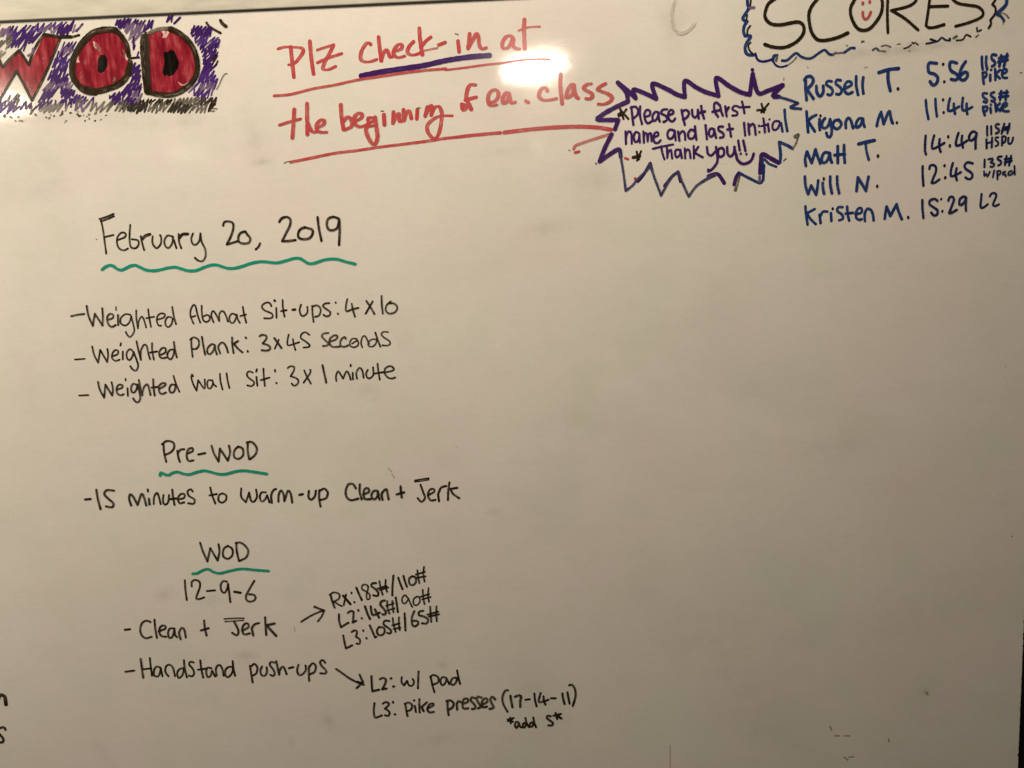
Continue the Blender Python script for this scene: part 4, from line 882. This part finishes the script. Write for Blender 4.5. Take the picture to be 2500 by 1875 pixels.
P|2.71|1|-5544 2801 -5574 2720 / -5494 2807 / -5540 2714 / -5448 2804 / -5473 2714 / -5354 2768 / -5365 2711 / -5288 2789 / -5316 2710 / -5234 2777
P|2.52|1|-4637 3884 -4674 3810 / -4584 3890 / -4609 3807
P|2.98|1|-4572 3783 -4479 3858
P|2.91|1|-4287 3736 -4344 3636 / -4230 3729 / -4289 3620 / -4184 3723 / -4230 3612 / -4127 3715
P|2.87|1|-4172 3611 -4079 3713 / -4123 3594 / -4046 3699 / -4081 3591
P|2.16|1|-4330 3689 -4332 3597 / -4228 3669 / -4299 3545 / -4165 3685 / -4225 3555 / -4113 3647 / -4173 3555
U|2.32|1|-4295 3581 -4288 3508 / -4190 3586 / -4265 3471 / -4157 3576 / -4236 3437 / -4106 3590 / -4173 3462 / -4013 3569 / -4101 3435 / -3965 3563 / -4041 3450
U|2.93|1|-3948 3531 -3983 3434
P|2.4|1|-4186 3524 -4236 3410 / -4142 3508 / -4221 3369 / -4077 3487 / -4161 3351 / -4024 3514 / -4116 3363 / -3955 3511 / -4061 3352
P|2.19|1|-4154 3408 -4212 3314 / -4112 3412 / -4210 3265 / -4062 3382 / -4136 3251 / -4007 3393 / -4095 3249 / -3990 3363 / -4051 3260
P|3.08|1|-4171 3301 -4211 3215 / -4097 3306 / -4188 3153 / -4043 3326
P|3|1|-4173 3234 -4243 3085 / -4106 3211 / -4191 3069 / -4069 3228 / -4160 3085 / -4026 3198
U|2.92|1|-4221 3139 -4304 2977 / -4160 3126 / -4245 2983 / -4123 3143 / -4202 2968 / -4068 3107 / -4134 2979
U|3.23|1|-4386 2889 -4227 3027 / -4283 2889 / -4157 3024 / -4192 2885 / -4056 3046 / -4142 2893 / -4032 2996 / -4091 2867
M|2.73|1|-4457 2832 -4375 2900
M|3.05|1|-4269 2935 -4359 2786 / -4220 2940 / -4306 2805 / -4126 2953 / -4203 2810 / -4079 2939 / -4139 2778
U|2.36|1|-4374 2880 -4389 2783 / -4298 2875 / -4345 2760 / -4246 2851 / -4288 2754 / -4192 2835 / -4250 2753 / -4148 2863 / -4197 2742
G|2.19|1|-7131 2773 -7026 2904 / -7074 2774 / -6914 2920 / -6989 2802 / -6893 2901 / -6945 2801
U|2.96|1|-6312 2775 -6177 2853 / -6179 2758 / -6065 2869 / -6128 2758 / -6028 2858 / -6094 2765 / -5982 2842
U|2.56|1|-6028 2755 -5943 2832 / -5985 2742
U|2.4|1|-5913 2744 -5834 2822 / -5849 2741
U|2.14|1|-7589 2773 -7485 2859 / -7558 2750 / -7448 2875 / -7515 2751 / -7380 2873 / -7460 2716 / -7331 2862
G|2.38|1|-7315 2812 -7354 2725
P|2.29|1|-7255 2712 -7167 2828 / -7223 2744 / -7102 2830 / -7125 2737 / -7014 2821 / -7067 2703 / -6946 2860 / -7020 2725
G|2.84|1|-6908 2841 -6972 2732
P|2.67|1|-6906 2706 -6810 2808 / -6825 2709 / -6740 2782 / -6766 2718
P|2.12|1|-6723 2686 -6589 2789 / -6637 2692 / -6541 2791 / -6596 2704 / -6490 2805 / -6538 2711 / -6436 2812 / -6504 2691
P|2.35|1|-6382 2804 -6404 2698 / -6282 2813 / -6348 2690 / -6223 2828 / -6253 2691 / -6145 2817 / -6174 2705
G|2.32|1|-6069 2803 -6102 2720 / -6023 2809 / -6045 2720 / -5924 2792
G|3.06|1|-7537 2778 -7600 2681 / -7470 2783 / -7504 2689 / -7395 2775
U|2.74|1|-7338 2782 -7370 2684 / -7256 2771 / -7305 2657 / -7213 2759 / -7267 2662 / -7153 2774 / -7210 2672 / -7102 2751
U|2.29|1|-7047 2784 -7106 2652 / -6981 2755 / -7016 2672 / -6907 2751
M|3.16|1|-6519 2759 -6547 2668 / -6457 2738 / -6485 2667 / -6416 2742 / -6444 2662 / -6362 2741
g|2.84|1|-6623 2667 -6522 2757 / -6574 2648 / -6460 2752 / -6497 2647 / -6402 2754 / -6448 2667 / -6338 2765 / -6379 2656 / -6294 2752
g|2.23|1|-6214 2748 -6261 2656
M|2.98|1|-6085 2755 -6114 2659 / -6022 2740 / -6018 2639 / -5904 2750
G|2.22|1|-5849 2758 -5903 2636 / -5798 2750 / -5815 2637 / -5685 2758 / -5762 2617 / -5582 2755 / -5666 2621 / -5535 2755
G|1.84|1|-5463 2757 -5546 2623 / -5400 2758 / -5489 2614 / -5359 2748 / -5433 2602 / -5320 2731
g|1.98|1|-5266 2718 -5331 2598 / -5228 2704 / -5252 2637
G|2.5|1|-6728 2745 -6766 2630 / -6676 2736
K|2.26|1|-5242 2693 -5163 2757 / -5200 2700 / -5117 2756 / -5133 2669 / -5048 2768 / -5076 2706 / -5005 2756 / -5036 2705 / -4948 2753
K|3.19|1|-4978 2677 -4887 2753 / -4936 2675 / -4849 2746 / -4886 2661 / -4767 2740 / -4791 2686 / -4717 2741 / -4753 2686
G|2.9|1|-4666 2752 -4710 2650 / -4589 2749 / -4616 2661 / -4537 2751 / -4563 2667 / -4479 2754 / -4518 2653 / -4424 2751 / -4456 2676 / -4367 2748 / -4404 2665 / -4317 2746
D2|2.6|1|-4362 2659 -4258 2754 / -4305 2651 / -4223 2744 / -4249 2652 / -4147 2741 / -4211 2661 / -4126 2739 / -4157 2640 / -4070 2742 / -4099 2644
D2|3.34|1|-5408 2709 -5431 2643 / -5347 2703 / -5358 2622 / -5277 2723 / -5325 2608 / -5223 2729
D2|3.1|1|-5285 2605 -5167 2727 / -5238 2576 / -5121 2723 / -5186 2603 / -5073 2690 / -5124 2590
G|2.43|1|-5012 2710 -5071 2598 / -4962 2677 / -5020 2584 / -4919 2701 / -4960 2567 / -4853 2688 / -4902 2600 / -4810 2707 / -4860 2579 / -4750 2693
D2|2.87|1|-4785 2576 -4698 2688 / -4745 2572 / -4630 2701 / -4706 2563 / -4582 2694 / -4645 2566 / -4531 2660 / -4602 2549 / -4481 2662 / -4547 2553 / -4435 2655
G|2.22|1|-4481 2547 -4371 2690 / -4432 2581 / -4317 2680 / -4383 2547 / -4273 2652 / -4321 2541 / -4208 2660 / -4262 2543
K|3.28|1|-4157 2653 -4200 2560 / -4100 2658
K|2.79|1|-6080 2584 -6071 2576
G|2.53|1|-7144 2636 -7139 2626
G|1.41|1|-6291 2503 -6285 2491
K|2.59|1|-7156 2619 -7138 2610
G|1.36|1|-6007 2578 -6002 2583
G|2.64|1|-5840 2597 -5821 2608
K|1.83|1|-6436 2587 -6428 2597
G|2.17|1|-6344 2597 -6325 2604
G|1.9|1|-6105 2600 -6084 2606
K|1.58|1|-5934 2525 -5927 2536
G|1.74|1|-6999 2554 -6990 2542
G|1.39|1|-6942 2545 -6932 2551
K|2.16|1|-6198 2625 -6178 2623
G|1.51|1|-5772 2506 -5756 2517
G|2.64|1|-5933 2586 -5920 2589
K|1.81|1|-6049 2580 -6044 2576
G|2.07|1|-6953 2596 -6938 2605
G|2.22|1|-6913 2545 -6894 2540
K|1.98|1|-5858 2491 -5843 2503
G|1.34|1|-6688 2617 -6684 2606
G|2.95|1|-6510 2560 -6498 2570
K|1.56|1|-5692 2567 -5673 2568
G|2.38|1|-5997 2499 -5989 2510
G|1.86|1|-6272 2519 -6258 2514
K|1.29|1|-6086 2630 -6076 2637
G|2.98|1|-7062 2606 -7044 2595
G|2.83|1|-6701 2625 -6688 2614
K|2.17|1|-6306 2653 -6300 2642
G|1.77|1|-6098 2599 -6087 2608
G|1.29|1|-5969 2563 -5950 2555
K|1.72|1|-6555 2583 -6540 2572
G|1.49|1|-6480 2614 -6476 2602
G|1.5|1|-7132 2648 -7126 2637
K|2.16|1|-6320 2628 -6304 2616
@W_outline|
K|3.99|1|-7479 3716 -7254 3736 / -7180 3582 -7082 3296 / -6982 3391 -6815 3517 / -6757 3411 -6703 3310 / -6640 3452 -6542 3599 -6440 3713 / -6209 3660 / -6300 3497 -6443 3245 -6583 3021 -6723 2819 / -6811 3046 -6891 3234 / -7026 3056 -7171 2862 -7235 2803
K|4.9|1|-6433 3712 -6324 3692 -6216 3668
M|3.57|1|-6697 3439 -6638 3467 -6615 3526
@tick|
K|5.21|1|-6184 3671 -6057 3665
@tick|
K|3.07|1|-6058 3661 -5993 3673 -5941 3685
@O_outline|
K|8.96|1|-5415 3728 -5572 3741 -5743 3703 -5892 3585 -6003 3454 -6075 3320 -6097 3137 -6040 3012 -5932 2912 -5806 2886
K|7.1|1|-5415 3728 -5344 3652 -5279 3528 -5264 3375
K|4.35|1|-5260 3406 -5261 3284 -5305 3148 -5396 3045
K|8.72|1|-5263 3238 -5327 3088 -5451 2986 -5617 2932 -5780 2905 -5920 2945
D2|4.48|1|-5871 3630 -5998 3499 -6083 3320
@D_outline|
K|11.51|1|-5016 3607 -5039 3426 -5045 3213 -5046 3029 -5043 2876
D2|5.12|1|-4990 3667 -4975 3545 -4996 3272 -5013 2967
G|5.1|1|-4930 3672 -4798 3716 -4655 3720
K|7.81|1|-4624 3708 -4489 3630 -4361 3488 -4299 3302 -4311 3104 -4405 2963 -4551 2861 -4717 2807 -4908 2823 -5047 2868
@tick|
K|3.41|1|-5239 3336 -5124 3343
@tick|
K|3.11|1|-5233 3298 -5230 3221 -5296 3087 -5271 3162
@W_fill|
poly|R2|-7472 3708 -7255 3729 -7084 3285 -6817 3502 -6704 3302 -6442 3704 -6218 3653 -6443 3245 -6722 2827 -6891 3231 -7170 2870 -7249 2820
@O_fill|
poly|R2|-5432 3724 -5573 3738 -5752 3700 -5901 3578 -6012 3447 -6076 3312 -6097 3137 -6047 3020 -5939 2915 -5797 2897 -5650 2926 -5465 3002 -5322 3141 -5263 3314 -5279 3528 -5357 3683
@D_fill|
poly|R2|-4995 3652 -4800 3696 -4641 3697 -4505 3630 -4368 3488 -4307 3303 -4327 3105 -4421 2963 -4566 2870 -4732 2815 -4939 2832 -5047 2868 -5034 3365
@O_hole|
poly|K2|-5667 3405 -5604 3398 -5574 3336 -5589 3245 -5638 3171 -5696 3150 -5732 3182 -5727 3259 -5705 3349
@D_hole|
poly|K2|-4767 3407 -4712 3397 -4653 3432 -4607 3407 -4556 3253 -4585 3162 -4657 3081 -4723 3061 -4752 3093 -4790 3061 -4809 3126 -4766 3262
@worn_O_fill|
poly|Z|-5368 3372 -5308 3408 -5268 3414 -5259 3345 -5295 3308 -5324 3340
@worn_O_fill|
poly|Z|-6007 3424 -5970 3399 -5990 3362 -5975 3315 -6020 3310 -6027 3363
@worn_O_fill|
poly|Z|-5756 3595 -5703 3570 -5640 3498 -5662 3446 -5715 3471 -5749 3518
@worn_D_fill|
poly|Z|-4769 3687 -4704 3700 -4652 3667 -4699 3601 -4764 3589 -4742 3641
@worn_D_fill|
poly|Z|-4603 2987 -4528 2937 -4409 3001 -4445 2964 -4504 2929 -4568 2931"""
COLN = {'K': 'black', 'C': 'black', 'W': 'faded black', 'D2': 'thin black', 'R': 'red', 'P': 'purple', 'B': 'blue', 'I': 'navy blue', 'V': 'dark violet',
        'N': 'navy blue', 'D': 'deep blue', 'T': 'teal', 'G': 'grey', 'M': 'faded', 'S': 'slate', 'E': 'faint grey', 'e': 'grey', 'U': 'purple', 'r': 'thin red', 'g': 'grey'}
groups, cur = [], None
for ln in INK.split('\n'):
    if not ln: continue
    if ln[0] == '@':
        nm, tx = ln[1:].split('|', 1); cur = [nm, tx, []]; groups.append(cur)
    else: cur[2].append(ln.split('|'))
def parse(st):
    toks = st.split(); pts = []; cor = []; i = 0
    while i < len(toks):
        if toks[i] == '/': cor.append(len(pts) - 1); i += 1; continue
        pts.append((int(toks[i]) / 10, int(toks[i + 1]) / 10)); i += 2
    return pts, cor
block, bi, NROW = {}, 0, 0
for nm, tx, items in groups:                      # the filled block letters first: outlines, counters and worn patches hang on them
    if nm.endswith('_fill') and not nm.startswith('worn'):
        poly, _ = parse(items[0][2])
        block[nm[0]] = fill('block_letter', poly, FILL[items[0][1]], wb, -.00009, 'red block letter %s outlined in black' % nm[0], sm=(nm[0] != 'W'))
for nm, tx, items in groups:
    if items[0][0] == 'poly':
        if nm.endswith('_hole'): fill('counter', parse(items[0][2])[0], FILL['K2'], block[nm[0]], -.00011, sm=False)
        elif nm.startswith('worn_'):
            bi += 1; fill('worn_patch', parse(items[0][2])[0], FILL['Z'], block[nm[5]], -.000105 - bi * 4e-6, sm=False)
        continue
    g = Ink()
    for c, w, ra, sts in items:
        for st in sts.split(';'):
            pts, cor = parse(st); g.stroke(pts, cor, float(w), float(ra), INKS[c])
    cn = COLN[items[0][0]]; par, name, label, kind = wb, nm, None, None
    if nm.endswith('_outline'): par, name = block[nm[0]], 'outline'
    elif nm == 'word' and tx in ('Russell', 'Kiyona', 'Matt', 'Will', 'Kristen'):
        NROW = NROW + 1; label = '%s handwritten first name, line %d of the names list' % (cn, NROW)
    elif nm == 'word': label = '%s handwriting reading "%s"' % (cn, tx)
    elif nm == 'heading_letter': label = 'large black heading letter %s' % tx
    elif nm == 'underline': label = '%s underline stroke' % cn
    elif nm == 'starburst_line': name, label = 'starburst_outline', 'jagged purple and blue starburst outline'
    elif nm == 'cloud_line': name, label = 'cloud_outline', 'scalloped blue outline round the heading'  # the black strokes behind this outline are marker ink
    elif nm == 'cloud_smear': label = 'half wiped black and grey smears under the heading'
    elif nm == 'hatching': label, kind = 'purple and black pen hatching round the block letters', 'stuff'
    elif nm == 'speck': name, kind = 'stray_specks', 'stuff'
    elif nm == 'star': label = 'small black star'
    elif nm == 'letter': label = 'black letter %s cut off by the left side of the picture' % tx
    elif nm in ('smile', 'eye', 'tick', 'arrow', 'dash', 'plus', 'hyphen', 'word_tail', 'ghost_mark'): label = '%s %s' % (cn, nm.replace('_', ' '))
    g.build(name, par, label, kind)

# soft grey smudges from hands and eraser; a diagonal shade band is painted lower right (x, z, half width, half height in mm, turn, strength)
SM = smudge_shade_material()
for i, (x, z, a, b, t, k) in enumerate([(264.0, 356.1, 52.1, 34.7, 0, 0.063), (251.9, 334.3, 21.8, 61.0, 0.2, 0.105), (-555.8, -468.0, 28.7, 19.1, 0.3, 0.147), (-484.6, -482.9, 15.4, 13.5, 0, 0.084), (-441.8, -579.0, 29.4, 15.7, 0.1, 0.189), (-319.3, -694.3, 18.1, 26.2, 0, 0.147), (-381.2, -725.9, 10.1, 14.1, 0, 0.147), (-660.1, 180.9, 51.0, 169.8, 0.1, 0.05), (-357.6, 219.4, 34.3, 77.2, 0.2, 0.076), (-709.9, 165.6, 101.9, 51.0, 0.1, 0.059), (-527.5, 244.3, 152.3, 16.9, -0.05, 0.084), (133.8, 133.4, 71.7, 53.8, 0.5, 0.084), (58.9, 65.8, 63.2, 27.1, 0.1, 0.105), (-214.5, -163.2, 27.8, 18.5, 0, 0.105), (-159.6, -81.7, 27.5, 54.9, 0.3, 0.063), (-37.7, -360.8, 19.3, 9.7, 0, 0.105), (324.9, -648.4, 165.3, 124.0, -0.9, 0.042), (273.5, -583.7, 132.6, 51.0, -0.6, 0.034), (403.4, -743.6, 126.5, 84.3, -0.6, 0.034), (640.4, -691.9, 10.6, 12.7, 0, 0.21), (9.6, -667.8, 91.8, 91.8, 0, 0.063), (-131.3, -607.3, 14.0, 10.0, 0, 0.147), (-141.7, -730.7, 24.5, 14.3, 0.6, 0.105), (510.8, 294.8, 195.9, 12.5, 0.05, 0.126), (640.5, 300.4, 107.6, 12.5, 0.15, 0.126), (581.6, 297.3, 71.5, 10.7, 0.1, 0.126), (3.7, 180.1, 79.4, 14.1, 0, 0.063), (-349.0, 181.4, 25.9, 8.6, 0.1, 0.168), (-603.3, 256.3, 184.9, 11.8, 0, 0.105), (-444.2, 246.3, 34.0, 17.0, 0, 0.126), (492.1, -282.2, 98.1, 58.9, 0.3, 0.05), (311.9, -66.6, 112.4, 75.0, 0.8, 0.05), (344.5, 159.0, 36.1, 14.4, 0, 0.084), (-106.1, -279.6, 57.0, 76.0, 0, 0.042), (-732.4, -104.7, 53.4, 142.4, 0, 0.042), (-681.2, -739.4, 19.9, 59.8, 0.4, 0.084), (116.4, -213.4, 190.1, 95.0, 0.3, 0.042), (630.8, -560.1, 207.0, 93.2, 0.3, 0.05)]):
    vs, fs, uv, pool = [(x / 1000, -.00004 - i * 1e-6, z / 1000)], [], [(0, 0)], [k]
    for q in range(24):
        an = 2 * math.pi * q / 24; px, pz = a * math.cos(an), b * math.sin(an)
        vs.append(((x + px * math.cos(t) - pz * math.sin(t)) / 1000, -.00004 - i * 1e-6, (z + px * math.sin(t) + pz * math.cos(t)) / 1000))
        uv.append((math.cos(an), math.sin(an))); pool.append(k)
    for q in range(24): fs.append((0, 1 + q, 1 + (q + 1) % 24))
    mesh_obj('smudge_or_shade', vs, fs, [SM], wb, None, uv, pool)
